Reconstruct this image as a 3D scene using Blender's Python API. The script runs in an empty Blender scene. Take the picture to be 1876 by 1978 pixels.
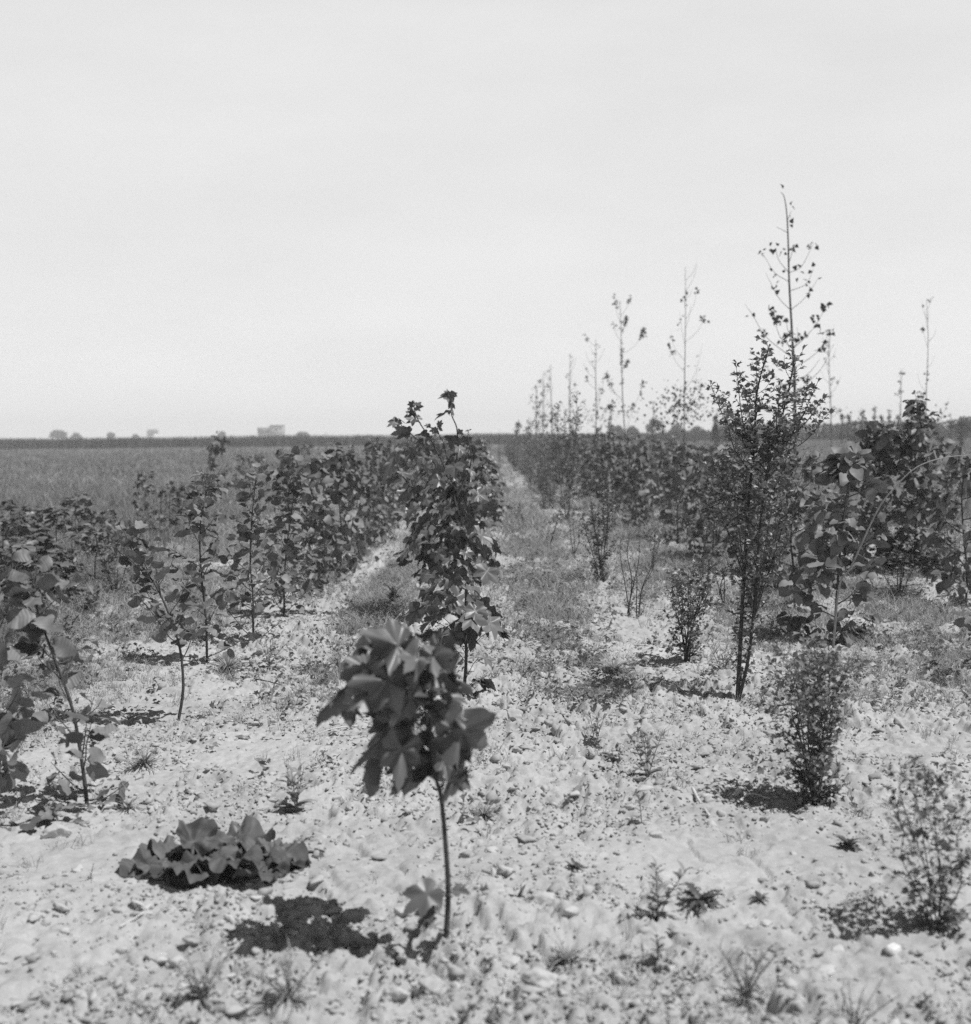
import bpy, math, random
import numpy as np
from mathutils import Matrix, Vector

C = bpy.context.scene
COL = C.collection
PI = math.pi
R = math.radians
RNG = np.random.default_rng(7)

# ------------------------------------------------------------------ camera model (picture units: 1876 x 1978)
CAM_H, FPX, CX, CY = 1.3, 2645.0, 938.0, 989.0
PITCH, ROLL = R(3.30), R(-0.62)
_f = np.array([0.0, math.cos(PITCH), -math.sin(PITCH)])
_r0 = np.array([1.0, 0.0, 0.0]); _u0 = np.cross(_r0, _f)
_r = _r0 * math.cos(ROLL) + _u0 * math.sin(ROLL)
_u = -_r0 * math.sin(ROLL) + _u0 * math.cos(ROLL)
EYE = np.array([0.0, 0.0, CAM_H])

def ray(px, py):
    return _f + _r * ((px - CX) / FPX) - _u * ((py - CY) / FPX)

def G(px, py, z=0.0):                     # ground point seen at a picture point
    d = ray(px, py); h = 0.0
    for _ in range(4):
        p = EYE + d * ((z + h - CAM_H) / d[2]); h = hz(p[0], p[1])
    p[2] = z
    return p

def P(px, py, y):                         # point seen at a picture point, at distance y
    d = ray(px, py); t = y / d[1]
    return EYE + d * t

# ------------------------------------------------------------------ noise and the lie of the land
def _hash(ix, iy, seed):
    h = (ix.astype(np.int64) * 374761393 + iy.astype(np.int64) * 668265263 + seed * 974634533) & 0xFFFFFFFF
    h = ((h ^ (h >> 13)) * 1274126177) & 0xFFFFFFFF
    h = (h ^ (h >> 16)) & 0xFFFFFFFF
    return h.astype(np.float64) / 4294967295.0

def vnoise(x, y, seed=0):
    ix = np.floor(x); iy = np.floor(y); fx = x - ix; fy = y - iy
    fx = fx * fx * fx * (fx * (fx * 6 - 15) + 10); fy = fy * fy * fy * (fy * (fy * 6 - 15) + 10)
    a = _hash(ix, iy, seed); b = _hash(ix + 1, iy, seed); c = _hash(ix, iy + 1, seed); d = _hash(ix + 1, iy + 1, seed)
    return (a * (1 - fx) + b * fx) * (1 - fy) + (c * (1 - fx) + d * fx) * fy

def fbm(x, y, seed=0, octv=4):
    s = 0; a = 0.5; t = 0
    for k in range(octv):
        s = s + a * vnoise(x, y, seed + k); t += a; a *= 0.5; x = x * 2.03 + 17.3; y = y * 2.03 - 9.1
    return s / t

def clod(x, y, cell, seed):               # rounded crumbs with sharp creases between them
    gx = x / cell; gy = y / cell
    ix = np.floor(gx); iy = np.floor(gy)
    best = np.zeros_like(gx)
    for ox in (-1, 0, 1):
        for oy in (-1, 0, 1):
            jx = ix + ox; jy = iy + oy
            cx = jx + _hash(jx, jy, seed); cy = jy + _hash(jx, jy, seed + 1)
            rr = 0.25 + 0.75 * _hash(jx, jy, seed + 2) ** 1.6
            hh = 0.35 + 0.9 * _hash(jx, jy, seed + 3)
            d2 = ((gx - cx) ** 2 + (gy - cy) ** 2) / (rr * rr)
            best = np.maximum(best, rr * hh * np.sqrt(np.clip(1 - d2, 0, 1)))
    return best

def roughness(x, y):
    track = np.exp(-((y - 4.15 - 0.05 * x) / 0.42) ** 2)
    n = fbm(x * 1.1, y * 0.9, 41, 3)
    return np.clip((1 - 0.82 * track) * (0.40 + 1.1 * np.clip((n - 0.25) * 2.0, 0, 1)), 0.16, 1.25)

def height(x, y):
    x = np.asarray(x, float); y = np.asarray(y, float)
    near = np.clip((40 - y) / 28, 0, 1)
    z = 0.07 * (fbm(x * 0.55, y * 0.55, 3, 3) - 0.5) * np.clip((y + 2) / 8, 0.3, 1)
    r = roughness(x, y) * near
    wx = x + 0.045 * (vnoise(x * 15, y * 15, 91) - .5) + .03 * (vnoise(x * 38, y * 38, 93) - .5)
    wy = y + 0.045 * (vnoise(x * 15, y * 15, 92) - .5) + .03 * (vnoise(x * 38, y * 38, 94) - .5)
    bil = lambda f, sd: np.abs(2 * vnoise(wx * f, wy * f, sd) - 1)
    lump = np.clip((fbm(x * 2.3, y * 2.3, 57, 2) - .35) * 3, 0, 1)
    z = z + r * ((.008 + .040 * lump) * clod(wx, wy, 0.13, 11) + (.006 + .018 * lump) * clod(wx, wy, 0.06, 21) - .02)
    z = z + r * (0.034 * bil(8, 55) + 0.024 * bil(19, 56) + .016 * bil(42, 58) + .006 * bil(95, 59) - .035)
    crack = np.clip(1 - np.abs(2 * vnoise(wx * 5.5 + 3, wy * 7.5, 66) - 1) * 7, 0, 1) * np.clip((vnoise(x * 1.7, y * 1.7, 67) - .35) * 4, 0, 1)
    z = z - near * .022 * crack
    z = z + near * (.5 + .5 * r) * 0.014 * (fbm(wx * 36, wy * 36, 61, 2) - 0.5)
    return z

def hz(x, y):
    return float(height(np.array([x]), np.array([y]))[0])

# ------------------------------------------------------------------ mesh gathering
class MB:
    def __init__(s):
        s.v = []; s.f = []; s.n = 0
    def add(s, v, f):
        v = np.asarray(v, np.float32).reshape(-1, 3); f = np.asarray(f, np.int64)
        s.v.append(v); s.f.append(f + s.n); s.n += len(v)
    def build(s, name, mat, parent=None, smooth=True, loc=None):
        me = bpy.data.meshes.new(name)
        if s.v:
            V = np.concatenate(s.v)
            if loc is not None: V = V - np.asarray(loc, np.float32)
            cnt = sum(len(f) for f in s.f)
            tot = np.concatenate([np.full(len(f), f.shape[1], np.int32) for f in s.f])
            L = np.concatenate([f.reshape(-1) for f in s.f]).astype(np.int32)
            st = np.concatenate([[0], np.cumsum(tot)[:-1]]).astype(np.int32)
            me.vertices.add(len(V)); me.vertices.foreach_set('co', V.reshape(-1))
            me.loops.add(len(L)); me.loops.foreach_set('vertex_index', L)
            me.polygons.add(cnt); me.polygons.foreach_set('loop_start', st); me.polygons.foreach_set('loop_total', tot)
            if smooth: me.polygons.foreach_set('use_smooth', np.ones(cnt, bool))
            me.update(calc_edges=True)
        me.materials.append(mat)
        o = bpy.data.objects.new(name, me); COL.objects.link(o)
        if parent is not None: o.parent = parent
        elif loc is not None: o.location = Vector([float(c) for c in loc])
        return o

def tube(mb, path, rad, sides=6):
    path = np.asarray(path, float); n = len(path)
    rad = np.broadcast_to(np.asarray(rad, float), (n,))
    t = np.gradient(path, axis=0); t /= np.linalg.norm(t, axis=1)[:, None] + 1e-9
    a = np.array([0.31, 0.95, 0.05]) if abs(t[0][2]) > .6 else np.array([0.05, 0.1, 0.99])
    vs = []
    for i in range(n):
        a = a - t[i] * np.dot(a, t[i]); a /= np.linalg.norm(a) + 1e-9
        b = np.cross(t[i], a)
        an = np.arange(sides) * 2 * PI / sides
        vs.append(path[i] + rad[i] * (np.cos(an)[:, None] * a + np.sin(an)[:, None] * b))
    vs = np.concatenate(vs + [path[-1:] + t[-1] * rad[-1]])
    k = np.arange(sides); k2 = (k + 1) % sides
    q = np.concatenate([np.stack([i * sides + k, i * sides + k2, (i + 1) * sides + k2, (i + 1) * sides + k], 1) for i in range(n - 1)])
    base = mb.n
    mb.add(vs, q)
    mb.f.append(np.stack([(n - 1) * sides + k, (n - 1) * sides + k2, np.full(sides, n * sides)], 1) + base)

def spline(pts, m=4):
    p = np.asarray(pts, float)
    if len(p) < 3:
        return np.array([p[0] + (p[-1] - p[0]) * s for s in np.linspace(0, 1, m + 1)])
    q = np.vstack([2 * p[0] - p[1], p, 2 * p[-1] - p[-2]]); out = []
    for i in range(len(p) - 1):
        p0, p1, p2, p3 = q[i:i + 4]
        for s in np.linspace(0, 1, m, endpoint=False):
            out.append(0.5 * (2 * p1 + (p2 - p0) * s + (2 * p0 - 5 * p1 + 4 * p2 - p3) * s * s + (3 * p1 - p0 - 3 * p2 + p3) * s ** 3))
    out.append(p[-1])
    return np.array(out)

def along(path, t):
    path = np.asarray(path); x = t * (len(path) - 1); i = int(min(math.floor(x), len(path) - 2)); s = x - i
    d = path[i + 1] - path[i]
    return path[i] * (1 - s) + path[i + 1] * s, d / (np.linalg.norm(d) + 1e-9)

def unit(v):
    v = np.asarray(v, float); return v / (np.linalg.norm(v, axis=-1, keepdims=True) + 1e-9)

# ------------------------------------------------------------------ leaf shapes: x across, y along the midrib (0..1), z up
def polar_leaf(ctrl, rings=3, nang=36, cy=0.28):
    ang = np.array([c[0] for c in ctrl]); rad = np.array([c[1] for c in ctrl])
    full_a = np.concatenate([ang, 360 - ang[::-1][1:]]) if ang[-1] == 180 else ang
    full_r = np.concatenate([rad, rad[::-1][1:]])
    th = np.unique(np.round(np.concatenate([full_a[:-1], np.linspace(0, 360, nang, endpoint=False)]), 2))
    rr = np.interp(th, full_a, full_r)
    n = len(th); v = [[0, cy, 0]]; f3 = []; f4 = []
    for k in range(1, rings + 1):
        s = k / rings
        for a, r_ in zip(np.radians(th), rr):
            v.append([math.sin(a) * r_ * s, cy + math.cos(a) * r_ * s, 0])
    i = np.arange(n); j = (i + 1) % n
    f3 = np.stack([np.zeros(n, int), 1 + j, 1 + i], 1)
    for k in range(1, rings):
        a = 1 + (k - 1) * n; b = 1 + k * n
        f4.append(np.stack([a + i, a + j, b + j, b + i], 1))
    v = np.array(v, float); v[:, 1] -= 0
    return v, [f3, np.concatenate(f4)] if f4 else [f3]

MAPLE = [(0, .74), (5, .64), (9, .62), (13, .54), (17, .55), (22, .47), (28, .40), (34, .46), (40, .52), (44, .60), (50, .67), (55, .58), (60, .58), (66, .49), (74, .44), (82, .38),
         (90, .44), (98, .48), (106, .53), (113, .46), (122, .45), (134, .40), (150, .36), (166, .30), (176, .2), (180, .12)]
def strip_leaf(width_fn, ny=6, nx=4, rib=0.0, ribs=7, tooth=0.0):
    ys = np.linspace(0, 1, ny + 1); v = []; f = []
    for i, y in enumerate(ys):
        w = width_fn(y) * (1 + tooth * (1 if i % 2 else -1))
        for k in range(nx + 1):
            s = -1 + 2 * k / nx
            v.append([s * w, y - 0.10 * abs(s) * (0 if y in (0, 1) else 1), rib * math.sin((y + 0.25 * abs(s)) * ribs * 2 * PI) * abs(s) ** .5])
    n = nx + 1
    for i in range(ny):
        for k in range(nx):
            f.append([i * n + k, i * n + k + 1, (i + 1) * n + k + 1, (i + 1) * n + k])
    return np.array(v, float), [np.array(f)]

LEAF = {
    'maple': polar_leaf(MAPLE, 3, 40),
    'maple_far': polar_leaf([(0, .74), (20, .48), (50, .64), (80, .40), (106, .52), (150, .36), (180, .14)], 1, 4),
    'alder': strip_leaf(lambda y: 0.40 * math.sin(PI * min(1, (y * 0.93 + 0.03)) ** 0.9) ** 0.62, 44, 4, 0.008, 7, 0.02),
    'alder_mid': strip_leaf(lambda y: 0.40 * math.sin(PI * min(1, (y * 0.93 + 0.03)) ** 0.9) ** 0.62, 5, 2, 0, 7, 0.0),
    'small': (np.array([[0, 0, 0], [-.26, .38, .05], [-.34, .70, .03], [-.12, .66, 0], [0, 1, -.06], [.12, .66, 0], [.34, .70, .03], [.26, .38, .05], [0, .5, -.05]], float),
              [np.array([[0, 8, 1], [1, 8, 3], [1, 3, 2], [3, 8, 4], [4, 8, 5], [5, 8, 7], [5, 7, 6], [7, 8, 0]])]),
    'poplar': (np.array([[0, 0, 0], [-.42, .12, .05], [-.40, .34, .05], [-.16, .75, 0], [0, 1, -.06], [.16, .75, 0], [.40, .34, .05], [.42, .12, .05], [0, .45, -.03]], float),
               [np.array([[0, 8, 1], [1, 8, 2], [2, 8, 3], [3, 8, 4], [4, 8, 5], [5, 8, 6], [6, 8, 7], [7, 8, 0]])]),
    'lance': strip_leaf(lambda y: 0.15 * math.sin(PI * min(1, y * .94 + .04)) ** .7, 5, 2, 0),
    'blade': strip_leaf(lambda y: 0.035 * (1 - y) ** .7 + .002, 4, 1, 0),
    'spiny': strip_leaf(lambda y: 0.12 * math.sin(PI * min(1, y * .95 + .04)) ** .6, 14, 2, 0, 7, 0.35),
}

def leaves(mb, kind, pos, dirs, nrm, size, bend=0.6, fold=0.25, wave=0.05, wscale=1.0, rng=RNG):
    T, F = LEAF[kind]
    pos = np.atleast_2d(np.asarray(pos, float)); N = len(pos)
    if N == 0: return
    d = unit(np.atleast_2d(dirs)); n = np.atleast_2d(nrm).astype(float)
    n = n - d * np.sum(n * d, 1, keepdims=True); n = unit(n); x = np.cross(d, n)
    size = np.broadcast_to(np.asarray(size, float), (N,)); wscale = np.broadcast_to(np.asarray(wscale, float), (N,))
    c = (np.asarray(bend) * (0.5 + rng.random(N)) + 1e-3)[:, None]
    fo = (np.asarray(fold) * (0.3 + 1.4 * rng.random(N)))[:, None]
    X = np.tile(T[:, 0], (N, 1)) * wscale[:, None]; Y = np.tile(T[:, 1], (N, 1)); Z = np.tile(T[:, 2], (N, 1)).copy()
    ph = rng.random((N, 3)) * 2 * PI
    rr = np.sqrt(X ** 2 + (Y - .3) ** 2)
    th = np.arctan2(X, Y - .3)
    Z += np.asarray(wave) * rr * 2 * (np.sin(3 * th + ph[:, :1]) + .7 * np.sin(5 * th + ph[:, 1:2])) + fo * np.abs(X) - 0.35 * fo * 4 * X ** 2
    # bend along the midrib
    yb = np.sin(c * Y) / c; zb = -(1 - np.cos(c * Y)) / c
    Yn = yb + Z * np.sin(c * Y); Zn = zb + Z * np.cos(c * Y)
    L = np.stack([X, Yn, Zn], 2) * size[:, None, None]
    W = pos[:, None, :] + L[:, :, :1] * x[:, None, :] + L[:, :, 1:2] * d[:, None, :] + L[:, :, 2:3] * n[:, None, :]
    k = len(T); off = (np.arange(N) * k)
    base = mb.n
    mb.v.append(W.reshape(-1, 3).astype(np.float32)); mb.n += N * k
    for f in F:
        mb.f.append((f[None] + off[:, None, None]).reshape(-1, f.shape[1]) + base)

# ------------------------------------------------------------------ materials (the photograph is black and white: greys only)
def mat_new(name):
    m = bpy.data.materials.new(name); m.use_nodes = True
    nt = m.node_tree; nt.nodes.clear()
    return m, nt, nt.nodes, nt.links

def leaf_mat(name, lo, hi, rough=0.5, spec=0.4, trans=0.18, scale=30.0):
    m, nt, N, L = mat_new(name)
    out = N.new('ShaderNodeOutputMaterial'); pb = N.new('ShaderNodeBsdfPrincipled'); tr = N.new('ShaderNodeBsdfTranslucent'); mx = N.new('ShaderNodeMixShader')
    geo = N.new('ShaderNodeNewGeometry'); tc = N.new('ShaderNodeTexCoord'); no = N.new('ShaderNodeTexNoise'); no.inputs['Scale'].default_value = scale
    no.inputs['Detail'].default_value = 4
    ad = N.new('ShaderNodeMath'); ad.operation = 'MULTIPLY_ADD'; ad.inputs[1].default_value = 0.55
    sc = N.new('ShaderNodeMath'); sc.operation = 'MULTIPLY'; sc.inputs[1].default_value = 0.6
    mr = N.new('ShaderNodeMapRange'); mr.inputs[3].default_value = lo; mr.inputs[4].default_value = hi
    L.new(tc.outputs['Object'], no.inputs['Vector'])
    L.new(no.outputs[0], sc.inputs[0]); L.new(geo.outputs['Random Per Island'], ad.inputs[0]); L.new(sc.outputs[0], ad.inputs[2])
    L.new(ad.outputs[0], mr.inputs[0])
    cb = N.new('ShaderNodeCombineColor')
    for i in range(3): L.new(mr.outputs[0], cb.inputs[i])
    L.new(cb.outputs[0], pb.inputs['Base Color']); L.new(cb.outputs[0], tr.inputs[0])
    pb.inputs['Roughness'].default_value = rough; pb.inputs['Specular IOR Level'].default_value = spec
    mx.inputs[0].default_value = trans
    L.new(pb.outputs[0], mx.inputs[1]); L.new(tr.outputs[0], mx.inputs[2]); L.new(mx.outputs[0], out.inputs[0])
    return m

def plain_mat(name, lo, hi, rough=0.8, scale=20.0, bump=0.0, spec=0.3):
    m, nt, N, L = mat_new(name)
    out = N.new('ShaderNodeOutputMaterial'); pb = N.new('ShaderNodeBsdfPrincipled')
    tc = N.new('ShaderNodeTexCoord'); no = N.new('ShaderNodeTexNoise'); no.inputs['Scale'].default_value = scale; no.inputs['Detail'].default_value = 8
    no.inputs['Roughness'].default_value = 0.65
    mr = N.new('ShaderNodeMapRange'); mr.inputs[1].default_value = .3; mr.inputs[2].default_value = .7; mr.inputs[3].default_value = lo; mr.inputs[4].default_value = hi
    cb = N.new('ShaderNodeCombineColor')
    L.new(tc.outputs['Object'], no.inputs['Vector']); L.new(no.outputs[0], mr.inputs[0])
    for i in range(3): L.new(mr.outputs[0], cb.inputs[i])
    L.new(cb.outputs[0], pb.inputs['Base Color']); pb.inputs['Roughness'].default_value = rough; pb.inputs['Specular IOR Level'].default_value = spec
    if bump:
        b = N.new('ShaderNodeBump'); b.inputs['Strength'].default_value = bump; b.inputs['Distance'].default_value = 0.01
        L.new(no.outputs[0], b.inputs['Height']); L.new(b.outputs[0], pb.inputs['Normal'])
    L.new(pb.outputs[0], out.inputs[0])
    return m

def ground_mat():
    m, nt, N, L = mat_new('dry_soil')
    out = N.new('ShaderNodeOutputMaterial'); pb = N.new('ShaderNodeBsdfPrincipled'); tc = N.new('ShaderNodeTexCoord')
    def noise(s, det=6, ro=.6):
        n = N.new('ShaderNodeTexNoise'); n.inputs['Scale'].default_value = s; n.inputs['Detail'].default_value = det; n.inputs['Roughness'].default_value = ro
        L.new(tc.outputs['Object'], n.inputs['Vector']); return n
    big = noise(0.7, 4); mid = noise(14, 8, .7); fine = noise(120, 6, .7)
    a = N.new('ShaderNodeMath'); a.operation = 'MULTIPLY_ADD'; a.inputs[1].default_value = .4
    b = N.new('ShaderNodeMath'); b.operation = 'MULTIPLY_ADD'; b.inputs[1].default_value = .35
    c = N.new('ShaderNodeMath'); c.operation = 'MULTIPLY'; c.inputs[1].default_value = .3
    L.new(fine.outputs[0], c.inputs[0]); L.new(mid.outputs[0], b.inputs[0]); L.new(c.outputs[0], b.inputs[2])
    L.new(big.outputs[0], a.inputs[0]); L.new(b.outputs[0], a.inputs[2])
    mr = N.new('ShaderNodeMapRange'); mr.inputs[1].default_value = .36; mr.inputs[2].default_value = .68; mr.inputs[3].default_value = .235; mr.inputs[4].default_value = .475
    L.new(a.outputs[0], mr.inputs[0])
    cb = N.new('ShaderNodeCombineColor')
    # the far land is under grass: its soil tone is darker beyond the plantation
    sp = N.new('ShaderNodeSeparateXYZ'); L.new(tc.outputs['Object'], sp.inputs[0])
    far = N.new('ShaderNodeMapRange'); far.inputs[1].default_value = 30; far.inputs[2].default_value = 80; far.inputs[3].default_value = 1.0; far.inputs[4].default_value = .55
    L.new(sp.outputs[1], far.inputs[0])
    mul = N.new('ShaderNodeMath'); mul.operation = 'MULTIPLY'; L.new(mr.outputs[0], mul.inputs[0]); L.new(far.outputs[0], mul.inputs[1])
    for i in range(3): L.new(mul.outputs[0], cb.inputs[i])
    L.new(cb.outputs[0], pb.inputs['Base Color']); pb.inputs['Roughness'].default_value = .95; pb.inputs['Specular IOR Level'].default_value = .1
    bp = N.new('ShaderNodeBump'); bp.inputs['Strength'].default_value = .9; bp.inputs['Distance'].default_value = .006
    L.new(b.outputs[0], bp.inputs['Height']); L.new(bp.outputs[0], pb.inputs['Normal']); L.new(pb.outputs[0], out.inputs[0])
    return m

M = {
    'soil': ground_mat(),
    'clod': leaf_mat('dry_clod', .20, .48, .95, .1, 0.0, 40),
    'stone': plain_mat('pale_stone', .5, .68, .7, 30, .3),
    'maple': leaf_mat('maple_leaf', .02, .17, .42, .5, .06, 20),
    'alder': leaf_mat('alder_leaf', .03, .25, .52, .32, .10, 25),
    'haw': leaf_mat('hawthorn_leaf', .035, .25, .42, .45, .10, 40),
    'poplar': leaf_mat('poplar_leaf', .025, .06, .5, .4, .12, 20),
    'midweed': leaf_mat('broad_weed_leaf', .08, .22, .6, .3, .2, 30),
    'herb': leaf_mat('herb_leaf', .20, .36, .6, .2, .3, 30),
    'crop': leaf_mat('crop_blade', .045, .10, .7, .2, .1, 2),
    'weed': leaf_mat('weed_leaf', .22, .44, .6, .25, .25, 30),
    'darkweed': leaf_mat('dark_weed_leaf', .05, .12, .5, .4, .15, 30),
    'dock': leaf_mat('coltsfoot_leaf', .045, .14, .6, .3, .08, 22),
    'grass': leaf_mat('meadow_blade', .11, .31, .6, .25, .2, 3),
    'bark': plain_mat('young_bark', .035, .08, .8, 60, .4),
    'greybark': plain_mat('grey_bark', .05, .09, .8, 40, .3),
    'cane': plain_mat('pale_cane', .22, .34, .6, 50, .1),
    'straw': plain_mat('dry_straw', .4, .6, .7, 50, .1),
    'fartree': leaf_mat('distant_leaf', .03, .085, .7, .2, .1, 1),
    'wall': plain_mat('pale_brick_wall', .26, .36, .85, 2, .1),
    'white': plain_mat('white_render', .7, .8, .8, 2, .05),
    'roof': plain_mat('grey_roof', .14, .22, .8, 3, .1),
    'glass': plain_mat('dark_window', .03, .05, .2, 3, 0, .5),
}

# ------------------------------------------------------------------ object bookkeeping
def tag(o, label=None, cat=None, group=None, kind=None):
    if label: o['label'] = label
    if cat: o['category'] = cat
    if group: o['group'] = group
    if kind: o['kind'] = kind
    return o

def thing(name, label, cat, loc=(0, 0, 0), group=None):
    o = bpy.data.objects.new(name, None); COL.objects.link(o)
    o.location = Vector([float(c) for c in loc]); o.empty_display_size = .1
    return tag(o, label, cat, group)

def copy_tree(root, loc, rz, sc, label, group=None, cat=None):
    r_ = root.copy(); COL.objects.link(r_)
    r_.location = Vector([float(c) for c in loc]); r_.rotation_euler = (0, 0, rz); r_.scale = (sc[0], sc[0], sc[1])
    tag(r_, label, cat, group)
    for ch in list(root.children):
        c_ = ch.copy(); COL.objects.link(c_); c_.parent = r_
    return r_

# ------------------------------------------------------------------ ground: one sheet, fine near the camera, out to the horizon
def axis(lo, hi, step, a, b, growth):
    mid = list(np.arange(lo, hi + 1e-6, step))
    s = step; x = hi; up = []
    while x < b: s *= growth; x += s; up.append(min(x, b))
    s = step; x = lo; dn = []
    while x > a: s *= growth; x -= s; dn.append(max(x, a))
    return np.array(dn[::-1] + mid + up)

def build_ground():
    xs = axis(-2.6, 2.6, 0.0085, -1800, 1800, 1.035)
    ys = axis(2.5, 8.5, 0.0095, -60, 3000, 1.02)
    X, Y = np.meshgrid(xs, ys)
    Z = height(X.ravel(), Y.ravel())
    V = np.stack([X.ravel(), Y.ravel(), Z], 1)
    nx, ny = len(xs), len(ys)
    i = np.arange(nx - 1)[None, :] + (np.arange(ny - 1) * nx)[:, None]; i = i.ravel()
    mb = MB(); mb.add(V, np.stack([i, i + 1, i + nx + 1, i + nx], 1))
    o = mb.build('ground', M['soil'], smooth=True)
    tag(o, 'dry pale cloddy soil of the young plantation', 'ground', kind='structure')
    print('ground', nx, ny, nx * ny)
build_ground()

ICO = {}
def ico(sub):
    if sub not in ICO:
        import bmesh
        bm = bmesh.new(); bmesh.ops.create_icosphere(bm, subdivisions=sub, radius=1)
        ICO[sub] = (np.array([v.co[:] for v in bm.verts]), np.array([[v.index for v in f.verts] for f in bm.faces])); bm.free()
    return ICO[sub]

def lumps(mb, pos, rad, rng, jag=.5, flat=.62, fine=False):
    V, F = ico(1 if fine else 2); N = len(pos)
    ph = rng.random((N, 6)) * 6.28
    v = np.tile(V[None], (N, 1, 1))
    k = 1 + jag * (np.sin(3.1 * v[..., 0] + ph[:, 0:1]) * np.sin(2.7 * v[..., 1] + ph[:, 1:2]) + .7 * np.sin(5 * v[..., 2] + ph[:, 2:3]) * np.cos(4.3 * v[..., 0] + ph[:, 3:4])) + (rng.random((N, len(V))) - .5) * jag * .6
    sx = 0.7 + .7 * rng.random((N, 3)); sx[:, 2] *= flat
    v = v * k[..., None]
    for q in range(9):
        pn = unit(rng.normal(size=(N, 3))); hh = .30 + .5 * rng.random((N, 1))
        ex = np.maximum(0, np.einsum('nki,ni->nk', v, pn) - hh)
        v = v - ex[..., None] * pn[:, None, :]
    v = v * sx[:, None, :]
    a = rng.random(N) * 6.28; ca, sa = np.cos(a)[:, None], np.sin(a)[:, None]
    x = v[..., 0] * ca - v[..., 1] * sa; y = v[..., 0] * sa + v[..., 1] * ca
    W = np.stack([x, y, v[..., 2]], 2) * rad[:, None, None] + pos[:, None, :]
    base = mb.n; mb.v.append(W.reshape(-1, 3).astype(np.float32)); mb.n += N * len(V)
    mb.f.append((F[None] + (np.arange(N) * len(V))[:, None, None]).reshape(-1, 3) + base)

def build_clods():
    rng = np.random.default_rng(3); mb = MB()
    for n, base, var, power, lift_, fine, yb in ((128000, .002, .0075, 1.8, .45, True, 10), (11000, .008, .019, 2.2, .25, False, 13), (900, .012, .020, 1.8, -.1, False, 7)):
        y = 2.45 + yb * rng.random(n) ** 1.6; x = (rng.random(n) - .5) * 2 * (0.40 * y + .8)
        r = roughness(x, y) * (.25 + 1.3 * np.clip((fbm(x * 3.1, y * 3.1, 97, 3) - .32) * 3, 0, 1)); keep = rng.random(n) < np.clip(r - .08, 0, 1)
        x, y = x[keep], y[keep]; m_ = len(x)
        rad = base + var * rng.random(m_) ** power + 0.00045 * y
        z = height(x, y) + rad * lift_ * (rng.random(m_) * 1.4 - .2)
        lumps(mb, np.stack([x, y, z], 1), rad, rng, fine=fine)
        print('crumbs', m_)
    tag(mb.build('soil_crumbs', M['clod'], smooth=False), 'loose crumbs and small clods of dry soil', 'soil', kind='stuff')
build_clods()

# ------------------------------------------------------------------ plants
def up_jit(rng, n, k=.5):
    v = rng.normal(size=(n, 3)) * k; v[:, 2] += 1; return v

def grow(rng, stem, leafmb, path, r0, nbr, blen, elev, t0=.25, lkind='alder_mid', lsize=.08, spacing=.06, droop=.3, jit=.5,
         bend=.6, fold=.25, wave=.05, sides=6, sub=0, bias=None, tip_leaves=3, shrink=.55, petiole=.25):
    """a stem with side branches and leaves set along them; path is the stem's centre line"""
    path = np.asarray(path); n = len(path)
    tube(stem, path, np.linspace(r0, r0 * .25, n), sides)
    LP, LD, LN, LS = [], [], [], []
    def leaf_run(bp, start):
        ln = float(np.sum(np.linalg.norm(np.diff(bp, axis=0), axis=1))); k = max(1, int(ln * (1 - start) / spacing))
        for q in range(k + 1):
            t = start + (1 - start) * (q + rng.random() * .6) / (k + 1); t = min(t, 1)
            p, d = along(bp, t)
            side = unit(np.cross(d, [0, 0, 1]) + 1e-4) * (1 if q % 2 else -1)
            ld = unit(d * .5 + side * .8 + rng.normal(size=3) * .35 + np.array([0, 0, -droop]))
            s = lsize * (shrink + (1 - shrink) * rng.random()) * (1.1 - .35 * t)
            pt = p + ld * s * petiole
            if petiole > .15 and lsize > .03: tube(stem, [p, pt], [.0011, .0009], 3)
            LP.append(pt); LD.append(ld); LN.append(np.array([0, 0, 1.]) + rng.normal(size=3) * jit); LS.append(s)
    leaf_run(path, .72 if nbr else .3)
    for b in range(nbr):
        t = t0 + (1 - t0) * (b + rng.random() * .8) / nbr; t = min(t, .99)
        p, d = along(path, t)
        az = b * 2.399 + rng.random() * .9
        e = elev(t) + rng.normal() * .15
        out = np.array([math.cos(az), math.sin(az), 0.]);
        if bias is not None: out = unit(out + np.asarray(bias))
        bd = unit(out * math.cos(e) + np.array([0, 0, 1.]) * math.sin(e))
        ln = blen(t) * (.65 + .6 * rng.random())
        m = 5; bp = [p]
        for i in range(m):
            bd = unit(bd + np.array([0, 0, .10]) + rng.normal(size=3) * .13); bp.append(bp[-1] + bd * ln / m)
        bp = np.array(bp)
        tube(stem, bp, np.linspace(r0 * .42 * (1 - .5 * t), r0 * .12, m + 1), max(3, sides - 2))
        leaf_run(bp, .18)
        for s_ in range(sub):
            tt = .2 + .75 * rng.random(); p2, d2 = along(bp, tt)
            d3 = unit(d2 * .5 + rng.normal(size=3) * .6 + np.array([0, 0, .25])); l2 = ln * .4 * (.5 + rng.random())
            tp = np.array([p2, p2 + d3 * l2 * .5, p2 + unit(d3 + np.array([0, 0, .2])) * l2])
            tube(stem, tp, [r0 * .11, r0 * .08, r0 * .05], 3); leaf_run(tp, .1)
    if LP:
        leaves(leafmb, lkind, LP, LD, LN, LS, bend, fold, wave, 1.0, rng)
    return len(LP)

def lift(base):                           # a ground point with its real height
    return np.array([base[0], base[1], hz(base[0], base[1]) - .005])

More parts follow.
